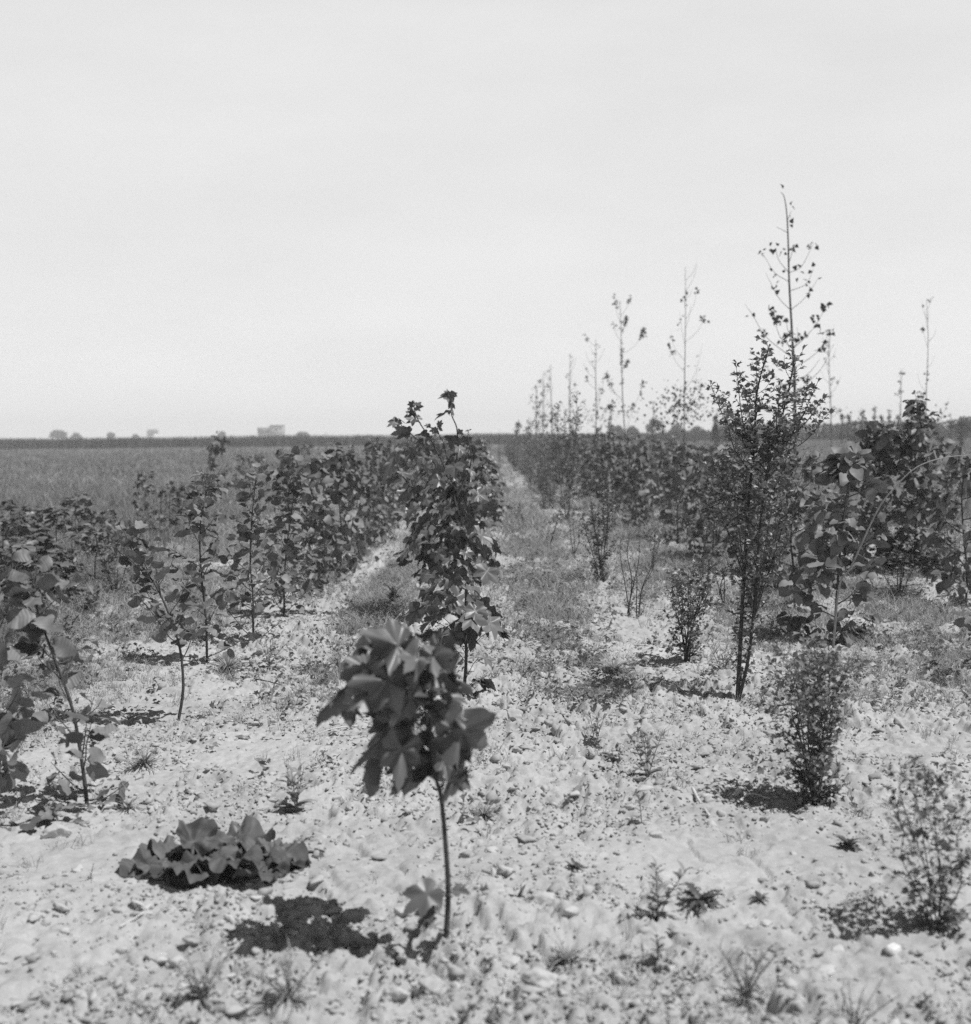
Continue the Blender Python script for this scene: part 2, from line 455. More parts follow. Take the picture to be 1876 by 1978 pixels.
def finish(name, label, cat, base, stem, leaf, smat, lmat, group=None, extra=()):
    t = thing(name, label, cat, base, group)
    stem.build('stem', smat, t, True, base); leaf.build('foliage', lmat, t, True, base)
    for nm, mb, mt in extra: mb.build(nm, mt, t, True, base)
    return t

def pxpath(pts, y0, m=4):                 # picture polyline at distance y0 (third value: depth offset)
    return spline([P(p[0], p[1], y0 + (p[2] if len(p) > 2 else 0)) for p in pts], m)

# ---- the blurred sycamore maple in front, leaves set one by one
def front_maple():
    rng = np.random.default_rng(12)
    b = lift(G(862, 1812)); y0 = b[1]
    def Q(cx, cy, off=0): return P((800 + cx / 3.296) * .7337, (1550 + cy / 3.296) * .7337, y0 + off)
    stem, lf = MB(), MB()
    tr = [b - np.array([0, 0, .03]), b] + [P(x, y, y0) for x, y in ((866, 1720), (860, 1620), (852, 1540))]
    tr = spline(tr + [Q(1150, 1650), Q(1090, 1300, .01), Q(1050, 1050), Q(1020, 750, .0), Q(960, 480, -.02)], 4)
    tube(stem, tr, np.linspace(.0085, .0028, len(tr)), 8)
    for pts in ([(1160, 1620), (1225, 1250), (1200, 900)], [(1090, 1300), (930, 1120), (760, 1000)], [(1050, 1050), (1200, 960), (1370, 1080)], [(1020, 750), (900, 560), (760, 560)], [(1120, 1450), (980, 1380), (830, 1330)], [(1150, 1600), (1260, 1480), (1350, 1500)], [(1020, 800), (1120, 700), (1200, 640)]):
        bp = spline([Q(p[0], p[1], (i - 0) * .0 + rng.normal() * .01) for i, p in enumerate(pts)], 3)
        tube(stem, bp, np.linspace(.0026, .0014, len(bp)), 5)
    # base, tip, width, how much of the light side is turned to the camera, depth
    LV = [((930, 430), (540, 640), 1.0, .75, -.05), ((640, 660), (330, 740), .85, .75, -.04), ((800, 700), (560, 1010), 1.0, .8, -.08), ((480, 740), (140, 1110), .7, -.5, 0.02),
          ((860, 930), (540, 1170), 1.0, -.6, .03), ((900, 1060), (400, 1490), .6, -.4, .0), ((830, 1380), (390, 1660), .55, -.4, .02), ((860, 1270), (840, 1660), .85, .9, -.05),
          ((1000, 1420), (830, 1760), .9, -.5, .03), ((1330, 1060), (1450, 1600), .95, .8, -.03), ((1330, 1120), (1290, 1580), .6, -.8, .02), ((1330, 1560), (1280, 1890), .55, .5, -.02),
          ((1380, 1570), (1400, 1800), .45, -.5, .02), ((930, 390), (570, 310), .6, -.2, .05), ((1000, 440), (1170, 330), .8, -.4, .03), ((1080, 470), (1350, 640), .9, -.4, .0),
          ((1060, 680), (1320, 900), .9, -.5, .02), ((1060, 540), (1240, 660), .7, .8, -.07), ((1000, 830), (770, 1130), .75, .6, -.05), ((1160, 880), (1420, 1010), .8, .3, -.05),
          ((1120, 1040), (1230, 1140), .7, .9, -.05), ((1160, 980), (1050, 1260), .6, -.6, .03), ((1100, 1330), (1140, 1620), .75, -.6, .03), ((860, 880), (1110, 850), .75, -.3, .03),
          ((700, 440), (280, 530), .5, .3, .05), ((760, 540), (620, 880), .9, -.7, .05), ((850, 480), (830, 720), .8, -.7, .04), ((1180, 620), (1330, 830), .9, -.5, .06),
          ((980, 1240), (1010, 1620), .8, -.6, .06), ((900, 1000), (700, 1330), .8, -.6, .06), ((1010, 560), (900, 700), .7, .7, -.08), ((1230, 800), (1360, 960), .8, -.3, .06),
          ((1200, 1420), (1260, 1640), .7, .6, -.04), ((640, 800), (420, 1010), .8, .65, -.06), ((560, 900), (260, 1080), .6, -.5, .04)]
    tocam = np.array([0, -1.0, .35])
    hub = [(960, 620), (800, 760), (1180, 700), (760, 1000), (900, 1150), (1250, 900), (1050, 1450), (860, 1480), (1300, 1300)]
    for i in range(13):
        hx, hy = hub[i % 9]; a0 = (hx + rng.normal() * 80, hy + rng.normal() * 70); an = rng.normal() * .8 + (.6 if hx < 1050 else -.35)
        ln = 190 + 110 * rng.random(); t0 = (a0[0] - math.sin(an) * ln, a0[1] + abs(math.cos(an)) * ln)
        if 880 < t0[0] < 1060 and 1130 < t0[1] < 1330: continue
        LV.append((a0, t0, .7 + .3 * rng.random(), rng.choice([-.6, -.5, .5, .7]), .02 + (.24 * rng.random() - .06)))
    for a, t, w, fc, dz in LV:
        p0 = Q(a[0], a[1], dz * .9); p1 = Q(t[0], t[1], dz * 1.9 - .02)
        d = p1 - p0; s = np.linalg.norm(d) * 1.02
        side = np.array([rng.normal() * .5 + .25, -.4, .8])
        nrm = tocam * fc + side * (1 - abs(fc)) + rng.normal(size=3) * .15
        leaves(lf, 'maple', [p0], [d], [nrm], [s], 1.0, .34, .2, [w], rng)
        q, _ = along(tr, .45 + .5 * max(0, min(1, (1650 - a[1]) / 1200)))
        mid = (p0 + q) / 2 + np.array([0, 0, .015])
        tube(stem, spline([q, mid, p0], 3), .0013, 4)
    # leafy suckers low on the stem
    for a, t, w, fc in (((845, 1712), (768, 1762), .8, .6), ((872, 1722), (905, 1715), .7, .7), ((838, 1745), (805, 1790), .7, .5), ((815, 1792), (770, 1835), .9, -.6), ((830, 1765), (818, 1800), .8, .6)):
        p0 = P(a[0], a[1], y0 - .02); p1 = P(t[0], t[1], y0 - .07)
        leaves(lf, 'maple', [p0], [p1 - p0], [tocam * fc + np.array([.2, 0, .7])], [np.linalg.norm(p1 - p0) * .95], .4, .2, .05, [w], rng)
        tube(stem, spline([P(864, a[1] + 8, y0), (P(864, a[1], y0) + p0) / 2, p0], 2), .0012, 4)
    finish('maple_sapling', 'blurred maple sapling with drooping lobed leaves on a bare stem, nearest the camera', 'sapling', b, stem, lf, M['bark'], M['maple'], 'maple saplings of the middle row')
front_maple()

# ---- the tall maple with bare leading shoots against the sky
def shoot_maple():
    rng = np.random.default_rng(5)
    b = lift(G(902, 1205)); y0 = b[1]
    def Q(cx, cy, off=0): return P((950 + cx / 3.955) * .7337, (980 + cy / 3.955) * .7337, y0 + off)
    stem, lf, ld = MB(), MB(), MB()
    main = spline([b - [0, 0, .04], b, P(900, 1120, y0), P(893, 1020, y0), Q(960, 1250), Q(995, 1000)], 4)
    tube(stem, main, np.linspace(.016, .007, len(main)), 8)
    shoots = [[(995, 1000), (1005, 760), (1000, 580), (945, 440), (940, 300), (942, 190)], [(880, 1000), (760, 760), (680, 630), (600, 500), (555, 370), (580, 320)],
              [(900, 1150), (760, 940), (670, 780), (520, 640), (430, 560), (392, 478)], [(940, 1080), (885, 830), (850, 720), (800, 610), (815, 545)],
              [(760, 1420), (540, 1215), (420, 1050), (365, 930), (350, 840)], [(1000, 1300), (1120, 1050), (1150, 880), (1120, 700), (1120, 600)]]
    for s in shoots:
        sp = spline([Q(p[0], p[1], .05 * math.sin(i * 1.7)) for i, p in enumerate(s)], 4)
        tube(ld, sp, np.linspace(.006, .0025, len(sp)), 6)
    k = lambda A, T, w, fc: (A, T, w, fc)
    LV = [k((930, 215), (800, 255), .5, -.4), k((930, 220), (845, 300), .7, -.7), k((940, 200), (1005, 225), .5, -.5), k((945, 210), (970, 275), .7, -.6), k((935, 260), (945, 410), .45, -.8), k((925, 200), (890, 210), .6, -.4),
          k((935, 405), (765, 450), .4, -.3), k((935, 400), (905, 455), .5, .2), k((950, 400), (965, 450), .35, .9),
          k((545, 370), (495, 380), 1.1, -.7), k((545, 350), (520, 320), 1.0, -.7), k((570, 360), (625, 355), .9, -.6), k((570, 355), (590, 310), .6, -.5), k((550, 400), (490, 430), .8, -.7), k((560, 430), (475, 465), .9, -.8), k((570, 440), (540, 540), 1.0, -.8), k((575, 450), (500, 530), .9, -.8),
          k((390, 490), (295, 545), .6, .2), k((395, 495), (350, 545), .7, .1), k((400, 490), (465, 525), .6, -.2), k((390, 500), (400, 540), .7, .2), k((500, 620), (355, 620), .7, -.5), k((515, 630), (360, 650), .6, .9), k((470, 580), (520, 630), .6, -.6),
          k((800, 600), (720, 610), .8, -.6), k((805, 580), (855, 570), .8, -.6), k((810, 560), (825, 530), .9, -.5), k((730, 560), (670, 550), .7, .9), k((800, 600), (760, 660), .9, -.6), k((690, 620), (570, 650), .8, -.3), k((700, 640), (640, 740), .9, -.4),
          k((1010, 610), (1080, 640), .8, -.4), k((1100, 620), (1135, 590), .6, -.3), k((360, 850), (230, 1120), .35, .1), k((400, 1040), (250, 1130), .4, .2), k((390, 1020), (520, 1090), .5, .3), k((540, 1180), (400, 1340), .7, -.9), k((545, 1190), (470, 1180), .8, -.9)]
    tocam = np.array([0, -1.0, .3])
    for a, t, w, fc in LV:
        p0 = Q(a[0], a[1], rng.normal() * .02); p1 = Q(t[0], t[1], rng.normal() * .04)
        d = p1 - p0
        leaves(lf, 'maple', [p0], [d], [tocam * fc + np.array([.3, -.2, .8]) * (1 - abs(fc)) + rng.normal(size=3) * .15], [max(.05, np.linalg.norm(d) * 1.15)], .5, .2, .06, [w], rng)
    # the leafy body: heaped, leaves sloping down and outwards
    def heap(cx, cy, rx, ry, n, s0, dep=.35):
        for _ in range(n):
            a = rng.random() * 2 * PI; rr = math.sqrt(rng.random())
            px = cx + rx * rr * math.cos(a); py = cy + ry * rr * math.sin(a)
            off = rng.normal() * dep * .5 - .12 * (py - cy) / ry
            p = P(px, py, y0 + off); hub, _ = along(main, .55 + .4 * rng.random())
            out = unit(np.array([p[0] - hub[0] + rng.normal() * .05, p[1] - hub[1] + rng.normal() * .05, 0]))
            d = unit(out + np.array([-.25, 0, -.55 - .5 * rng.random()]) + rng.normal(size=3) * .25)
            nn = unit(np.array([0, 0, .9]) + out * .7 + rng.normal(size=3) * .35)
            s = s0 * (.6 + .55 * rng.random())
            leaves(lf, 'maple', [p - d * s * .4], [d], [nn], [s], .5, .25, .07, [.85 + .3 * rng.random()], rng)
            if rng.random() < .35: tube(stem, spline([hub, (hub + p) / 2 + [0, 0, .03], p - d * s * .4], 2), .0018, 3)
    heap(862, 890, 82, 55, 34, .11); heap(850, 985, 98, 60, 56, .135); heap(868, 1075, 98, 62, 66, .14); heap(885, 1135, 60, 40, 20, .11)
    finish('maple_sapling', 'tall maple sapling with bare leading shoots ending in leaf tufts against the sky', 'sapling', b, stem, lf, M['bark'], M['maple'], 'maple saplings of the middle row', [('leading_shoots', ld, M['bark'])])
shoot_maple()

def heap_maple(b, H, rx, n, seed, label, group, crown=(.3, 1.0), s0=.13, kind='maple'):
    rng = np.random.default_rng(seed); stem, lf = MB(), MB()
    main = spline([b - [0, 0, .04], b, b + [rng.normal() * .02, rng.normal() * .02, H * .4], b + [rng.normal() * .05, rng.normal() * .05, H * .75], b + [rng.normal() * .06, rng.normal() * .06, H]], 4)
    tube(stem, main, np.linspace(.011, .003, len(main)), 6)
    LP, LD, LN, LS = [], [], [], []
    for i in range(n):
        t = crown[0] + (crown[1] - crown[0]) * rng.random() ** .85
        hub, _ = along(main, min(.99, t)); a = rng.random() * 2 * PI
        w = rx * math.sin(PI * min(1, .12 + .88 * ((t - crown[0]) / (crown[1] - crown[0] + 1e-6)) ** .8)) ** .6 * math.sqrt(.15 + .85 * rng.random())
        out = np.array([math.cos(a), math.sin(a), 0]); p = hub + out * w + [0, 0, rng.normal() * .02]
        d = unit(out + np.array([0, 0, -.45 - .5 * rng.random()]) + rng.normal(size=3) * .25)
        s = s0 * (.55 + .6 * rng.random())
        LP.append(p); LD.append(d); LN.append(unit(np.array([0, 0, .9]) + out * .6 + rng.normal(size=3) * .3)); LS.append(s)
        if rng.random() < .5:
            h2, _ = along(main, max(.05, min(.99, t - .12))); tube(stem, spline([h2, (h2 + p) / 2 + [0, 0, .02], p], 2), .002, 3)
    leaves(lf, kind, LP, LD, LN, LS, .5, .25, .07, 1.0, rng)
    return finish('maple_sapling', label, 'sapling', b, stem, lf, M['bark'], M['maple'], group)

GM = 'maple saplings of the middle row'
heap_maple(lift(G(897, 1338)), .70, .17, 62, 21, 'slim column shaped maple sapling directly behind the drooping blurred one', GM, (.28, 1.0), .12)
heap_maple(lift(G(925, 1115)), 1.05, .26, 120, 22, 'dark leafy maple sapling half hidden right behind the tall maple with sky shoots', GM, (.15, 1.0), .12)

# ---- alders of the left row
def alder(b, path, seed, label, group, r0=.009, nbr=10, blen=.2, lsize=.085, kind='alder', t0=.3, spacing=.055, name='alder_sapling', bias=None):
    rng = np.random.default_rng(seed); stem, lf = MB(), MB()
    grow(rng, stem, lf, path, r0, nbr, lambda t: blen * (1.15 - .6 * t), lambda t: .35 + .6 * t, t0, kind, lsize, spacing, .25, .75, .5, .35, .05, 7, 0, bias)
    return finish(name, label, 'sapling', b, stem, lf, M['bark'], M['alder'], group)

GA = 'alder saplings of the left row'
b = lift(G(168, 1552)); y0 = b[1]
alder(b, spline([b - [0, 0, .03]] + [P(x, y, y0) for x, y in ((168, 1552), (158, 1470), (140, 1370), (112, 1290), (88, 1225), (70, 1170), (62, 1120))], 4), 31,
      'blurred round leaved alder sapling at the left edge, leaning left, nearest of its row', GA, .0085, 17, .24, .112, t0=.12, spacing=.045, bias=(-.35, -.2, 0))
b = lift(G(-12, 1600)); y0 = b[1]
alder(b, spline([b - [0, 0, .03]] + [P(x, y, y0) for x, y in ((-12, 1600), (-5, 1520), (0, 1440), (-6, 1330), (-14, 1250), (-20, 1130))], 4), 32,
      'dark alder sapling mostly cut off by the lower left edge of the photo', GA, .0085, 20, .26, .11, t0=.08, spacing=.04)
b = lift(G(345, 1392)); y0 = b[1]
alder(b, spline([b - [0, 0, .03]] + [P(x, y, y0) for x, y in ((345, 1392), (354, 1330), (348, 1255), (328, 1190), (300, 1130), (268, 1085), (245, 1045))], 4), 33,
      'crooked alder sapling leaning left on a long bare stem, second from the left edge', GA, .0085, 16, .30, .105, t0=.38, spacing=.04, bias=(-.3, 0, 0))
b = lift(G(400, 1284)); y0 = b[1]
alder(b, spline([b - [0, 0, .03]] + [P(x, y, y0) for x, y in ((400, 1284), (398, 1200), (390, 1120), (386, 1040), (392, 980), (402, 940))], 4), 34,
      'upright alder sapling with ribbed leaves right beside the crooked leaning one', GA, .009, 22, .31, .102, t0=.2, spacing=.038)
b = lift(G(489, 1252)); y0 = b[1]
alder(b, spline([b - [0, 0, .03]] + [P(x, y, y0) for x, y in ((489, 1252), (489, 1160), (484, 1090), (486, 1010), (494, 930))], 4), 35,
      'alder with straight dark stem and pointed top shoot, right of the upright ribbed leaved one', GA, .009, 22, .31, .10, t0=.22, spacing=.038)
b = lift(G(549, 1182)); y0 = b[1]
alder(b, spline([b - [0, 0, .03]] + [P(x, y, y0) for x, y in ((549, 1182), (550, 1110), (556, 1040), (566, 970), (566, 915))], 4), 36,
      'leafy alder sapling just right of the straight stemmed one with the pointed top', GA, .009, 26, .33, .10, 'alder_mid', .15, .036)

# prototypes for the rest of the rows
def proto_alder(seed, H=1.1):
    rng = np.random.default_rng(seed); stem, lf = MB(), MB()
    p = spline([[0, 0, -.04], [0, 0, 0], [rng.normal() * .03, rng.normal() * .03, H * .35], [rng.normal() * .05, rng.normal() * .05, H * .7], [rng.normal() * .06, rng.normal() * .06, H * .93]], 4)
    bush(stem, lf, rng, np.zeros(3), p, H, .27, 210, .10, .12, 15, 'alder_mid', .01)
    return stem, lf

def bush(stem, lf, rng, b, path, H, rx, n, lsize, t0=.1, nclump=16, kind='alder_mid', r0=.012, lowfull=True):
    """bushy sapling: boughs, a clump of leaves at and along each of them"""
    tube(stem, path, np.linspace(r0, r0 * .3, len(path)), 6)
    LP, LD, LN, LS = [], [], [], []
    per = n / nclump
    for c in range(nclump):
        t = t0 + (1 - t0) * (c + rng.random() * .9) / nclump; p, d = along(path, min(.99, t)); a = c * 2.4 + rng.normal() * .5
        prof = math.sin(PI * min(1, .25 + .72 * (t - t0) / (1 - t0))) ** .7
        w = rx * prof * (.55 + .65 * rng.random()); rise = w * (.25 + .5 * rng.random()) + .03 * H
        out = np.array([math.cos(a), math.sin(a), 0.]); e = p + out * w + [0, 0, rise]
        bp = spline([p, p + out * w * .5 + [0, 0, rise * .35], e], 3)
        tube(stem, bp, np.linspace(r0 * .38, r0 * .13, len(bp)), 4)
        k = max(3, int(per * (.6 + .8 * rng.random())))
        for q in range(k):
            u = .3 + .75 * rng.random() ** .7; g, gd = along(bp, min(1, u)); v = rng.normal(size=3)
            off = unit(v) * lsize * (.25 + .7 * rng.random())
            ld = unit(unit(off) * .8 + out * .5 + np.array([0, 0, -.25]) + rng.normal(size=3) * .3)
            LP.append(g + off * .5); LD.append(ld); LN.append(np.array([0, 0, .85]) + rng.normal(size=3) * .6); LS.append(lsize * (.5 + .6 * rng.random()))
    for q in range(6):
        g, gd = along(path, .9 + .1 * rng.random()); LP.append(g); LD.append(unit(gd * .8 + rng.normal(size=3) * .6)); LN.append(np.array([0, 0, .7]) + rng.normal(size=3) * .6); LS.append(lsize * .6)
    leaves(lf, kind, LP, LD, LN, LS, .6, .35, .06, 1.0, rng)

def bushy_alder(pts, y0, b, seed, label, group, rx, n, lsize=.1, t0=.08, nclump=18):
    rng = np.random.default_rng(seed); stem, lf = MB(), MB()
    path = spline([b - [0, 0, .03]] + [P(x, y, y0) for x, y in pts], 4)
    bush(stem, lf, rng, b, path, path[-1][2] - b[2], rx, n, lsize, t0, nclump)
    return finish('alder_sapling', label, 'sapling', b, stem, lf, M['bark'], M['alder'], group)

def small_branches(rng, stem, lf, path, r0, nbr, blen, lsize, t0, elev=.7, spacing=.022, sub=2, bias=None, sides=6):
    grow(rng, stem, lf, path, r0, nbr, (lambda t: blen(t)) if callable(blen) else (lambda t: blen), lambda t: elev, t0, 'small', lsize, spacing, .0, .75, .4, .3, .04, sides, sub, bias, shrink=.6, petiole=.05)

# ---- the tall hawthorn
def tall_haw():
    rng = np.random.default_rng(44); b = lift(G(1425, 1352)); y0 = b[1]
    stem, lf = MB(), MB()
    b0 = b - np.array([0, 0, .04])
    A = spline([b0] + [P(x, y, y0 + o) for x, y, o in ((1425, 1350, 0), (1430, 1250, .02), (1438, 1100, 0), (1448, 950, 0), (1458, 850, .02), (1462, 760, 0), (1487, 665, 0))], 4)
    Bq = spline([b0] + [P(x, y, y0 + o) for x, y, o in ((1428, 1350, 0), (1446, 1270, -.03), (1458, 1160, -.03), (1470, 1000, -.05), (1490, 870, -.08), (1520, 770, -.05), (1536, 685, -.03))], 4)
    for pth, r0 in ((A, .013), (Bq, .010)):
        tube(stem, pth, np.linspace(r0, .003, len(pth)), 8)
        small_branches(rng, stem, lf, pth[9:], .006, 44, lambda t: .09 + .11 * math.sin(PI * min(1, t * 1.1)) ** 1.0, .044, .0, .55, .024, 2)
        small_branches(rng, stem, lf, pth[5:14], .005, 22, .06, .038, .0, .6, .02, 1)
    ends = [(1372, 740, -.1), (1395, 760, .15), (1422, 706, .0), (1440, 760, -.15), (1462, 690, .1), (1508, 735, -.1), (1560, 745, .1), (1582, 733, 0), (1592, 768, -.08), (1600, 800, .1), (1402, 800, -.2), (1540, 800, -.18)]
    for ex, ey, o in ends:
        src, _ = along(A if rng.random() < .6 else Bq, .58 + .12 * rng.random())
        e = P(ex, ey, y0 + o)
        pth = spline([src, src * .5 + e * .5 + np.array([(e[0] - src[0]) * .12, 0, -.03]), e], 6)
        small_branches(rng, stem, lf, pth, .0045, 16, lambda t: .07 * (1.1 - t) + .02, .044, .12, .7, .022, 1)
    for ex, ey, o in ((1365, 905, -.1), (1370, 935, .2), (1550, 905, -.1), (1545, 885, .15), (1356, 985, 0), (1550, 1000, .1), (1380, 1040, -.1), (1505, 1060, -.1), (1410, 870, -.25), (1500, 930, -.25)):
        src, _ = along(A if ex < 1450 else Bq, .36 + .2 * rng.random())
        e = P(ex, ey, y0 + o)
        pth = spline([src, (src + e) / 2 + np.array([0, 0, .01]), e], 5)
        small_branches(rng, stem, lf, pth, .004, 14, .10, .042, .12, .6, .021, 1)
    finish('hawthorn_shrub', 'tall narrow hawthorn on two thin stems, spreading small leaved twigs above the horizon', 'shrub', b, stem, lf, M['bark'], M['haw'], 'hawthorn shrubs of the right row')
tall_haw()

def haw(b, H, W, seed, label, stems=4, nbr=20, lsize=.03, vase=.35, narrow_low=True, loc_group='hawthorn shrubs of the right row', spacing=.017, sub=2, t0=.2, r0=.006):
    rng = np.random.default_rng(seed); stem, lf = MB(), MB()
    for s in range(stems):
        a = rng.random() * 2 * PI; h = H * (.75 + .3 * rng.random()); k = vase * W * (.4 + .9 * rng.random())
        e = b + np.array([math.cos(a) * k, math.sin(a) * k, h])
        m1 = b + np.array([math.cos(a) * k * .45, math.sin(a) * k * .45, h * .4]) + rng.normal(size=3) * .012
        m2 = b + np.array([math.cos(a) * k * .8, math.sin(a) * k * .8, h * .72]) + rng.normal(size=3) * .02
        pth = spline([b - np.array([0, 0, .04]), b + rng.normal(size=3) * np.array([.008, .008, 0]), m1, m2, e], 4)
        small_branches(rng, stem, lf, pth, r0, nbr, lambda t: W * .28 * (.5 + math.sin(PI * t)), lsize, t0, .6, spacing, sub)
    return finish('hawthorn_shrub', label, 'shrub', b, stem, lf, M['bark'], M['haw'], loc_group)

haw(lift(G(1812, 1794)), .42, .34, 51, 'blurred low hawthorn shrub at the lower right edge, casting a dark shadow leftwards', 6, 14, .036, .42, sub=1, spacing=.027, t0=.12, r0=.003)
haw(lift(G(1572, 1548)), .57, .38, 52, 'small dense hawthorn shrub with a dark base in front of the tall two stemmed one', 9, 20, .040, .36, t0=.0, sub=1, spacing=.019, r0=.004)
haw(lift(G(1325, 1282)), .62, .36, 53, 'vase shaped hawthorn shrub with many bare stems at its foot, left of the tall one', 9, 13, .042, .52, t0=.26, sub=1, spacing=.024, r0=.005)
haw(lift(G(1215, 1185)), .62, .16, 54, 'thin sparse hawthorn shrub with almost leafless upright stems between two fuller hawthorns', 3, 9, .024, .4, sub=1, spacing=.04)
haw(lift(G(1160, 1122)), .80, .36, 55, 'compact dark hawthorn shrub on a short stem beside the weedy path', 7, 16, .042, .36, t0=.14, sub=1)
haw(lift(G(1095, 1010)), 1.95, .62, 56, 'big tall hawthorn whose pale top reaches above the horizon left of the poplars', 6, 22, .055, .26, spacing=.036, t0=.06)

# ---- right rows: round leaved alders
GB = 'alder saplings of the right rows'
for pts, seed, lab, rx, n, ls, t0 in (
        (((1612, 1242), (1616, 1160), (1622, 1080), (1630, 1000), (1640, 930), (1650, 900)), 61, 'broad leafy alder sapling growing out of a dark clump right of the tall hawthorn', .30, 330, .105, .03),
        (((1535, 1170), (1534, 1110), (1528, 1040), (1535, 960), (1545, 900)), 62, 'alder sapling with a bare lower stem showing just behind the tall hawthorn', .34, 260, .10, .28),
        (((1866, 1172), (1868, 1100), (1862, 1040), (1858, 960), (1866, 890)), 63, 'alder sapling on a bare forked stem at the right edge of the photo', .36, 260, .10, .22),
        (((1765, 1112), (1768, 1040), (1772, 960), (1768, 880), (1775, 785)), 65, 'tallest leafy alder of the right side, its top breaking the horizon under a thin poplar', .38, 420, .10, .04),
        (((1705, 1108), (1702, 1040), (1698, 960), (1700, 890), (1697, 850)), 66, 'bushy alder sapling between the dark clump alder and the tallest one on the right', .46, 380, .11, .05)):
    b = lift(G(*pts[0])); bushy_alder(pts, b[1], b, seed, lab, GB, rx, n, ls, t0)
b = lift(G(1905, 1325)); y0 = b[1]
alder(b, spline([b - [0, 0, .03]] + [P(x, y, y0) for x, y in ((1905, 1325), (1898, 1280), (1890, 1230), (1880, 1185))], 4), 64,
      'low dark alder shoot cut off by the right edge with one pale curled leaf', GB, .008, 9, .18, .10, 'alder', .05, .035, bias=(-.4, 0, 0))
b = lift(G(1765, 1112)); y0 = b[1]
alder(b, spline([b - [0, 0, .03]] + [P(x, y, y0) for x, y in ((1765, 1112), (1768, 1040), (1772, 960), (1768, 880), (1775, 785))], 4), 65,
      'tallest leafy alder of the right side, its top breaking the horizon under a thin poplar', GB, .013, 60, .36, .085, 'alder_mid', .08, .036)
b = lift(G(1705, 1108)); y0 = b[1]
alder(b, spline([b - [0, 0, .03]] + [P(x, y, y0) for x, y in ((1705, 1108), (1702, 1040), (1698, 960), (1700, 890), (1697, 850))], 4), 66,
      'bushy alder sapling between the dark clump alder and the tallest one on the right', GB, .012, 44, .36, .10, 'alder_mid', .06, .036)

# ---- the long thorny briar cane arching across the right side
def briar():
    b = lift(G(1609, 1250)); y0 = b[1]; mb, th = MB(), MB(); TH = []; rng = np.random.default_rng(8)
    pth = spline([b - np.array([0, 0, .02])] + [P(x, y, y0 - .25 + o) for x, y, o in ((1611, 1235, .2), (1622, 1130, .1), (1645, 1093, .05), (1694, 988, 0), (1730, 940, -.02), (1772, 902, -.05), (1825, 884, -.05), (1890, 878, -.05))], 5)
    tube(mb, pth, np.linspace(.0075, .0022, len(pth)), 7)
    for i in range(20):
        t = .06 + .9 * i / 26; p, d = along(pth, t); s = unit(np.cross(d, rng.normal(size=3)))
        tube(th, [p, p + s * .015 + [0, 0, .002], p + s * .036 + [0, 0, -.003]], [.002, .0012, .0003], 4); TH.append(th); th = MB()
    t = thing('briar_cane', 'long pale thorny briar cane arching right in front of the alders', 'briar', b)
    mb.build('cane', M['cane'], t, True, b); [q.build('thorn', M['cane'], t, True, b) for q in TH]
briar()

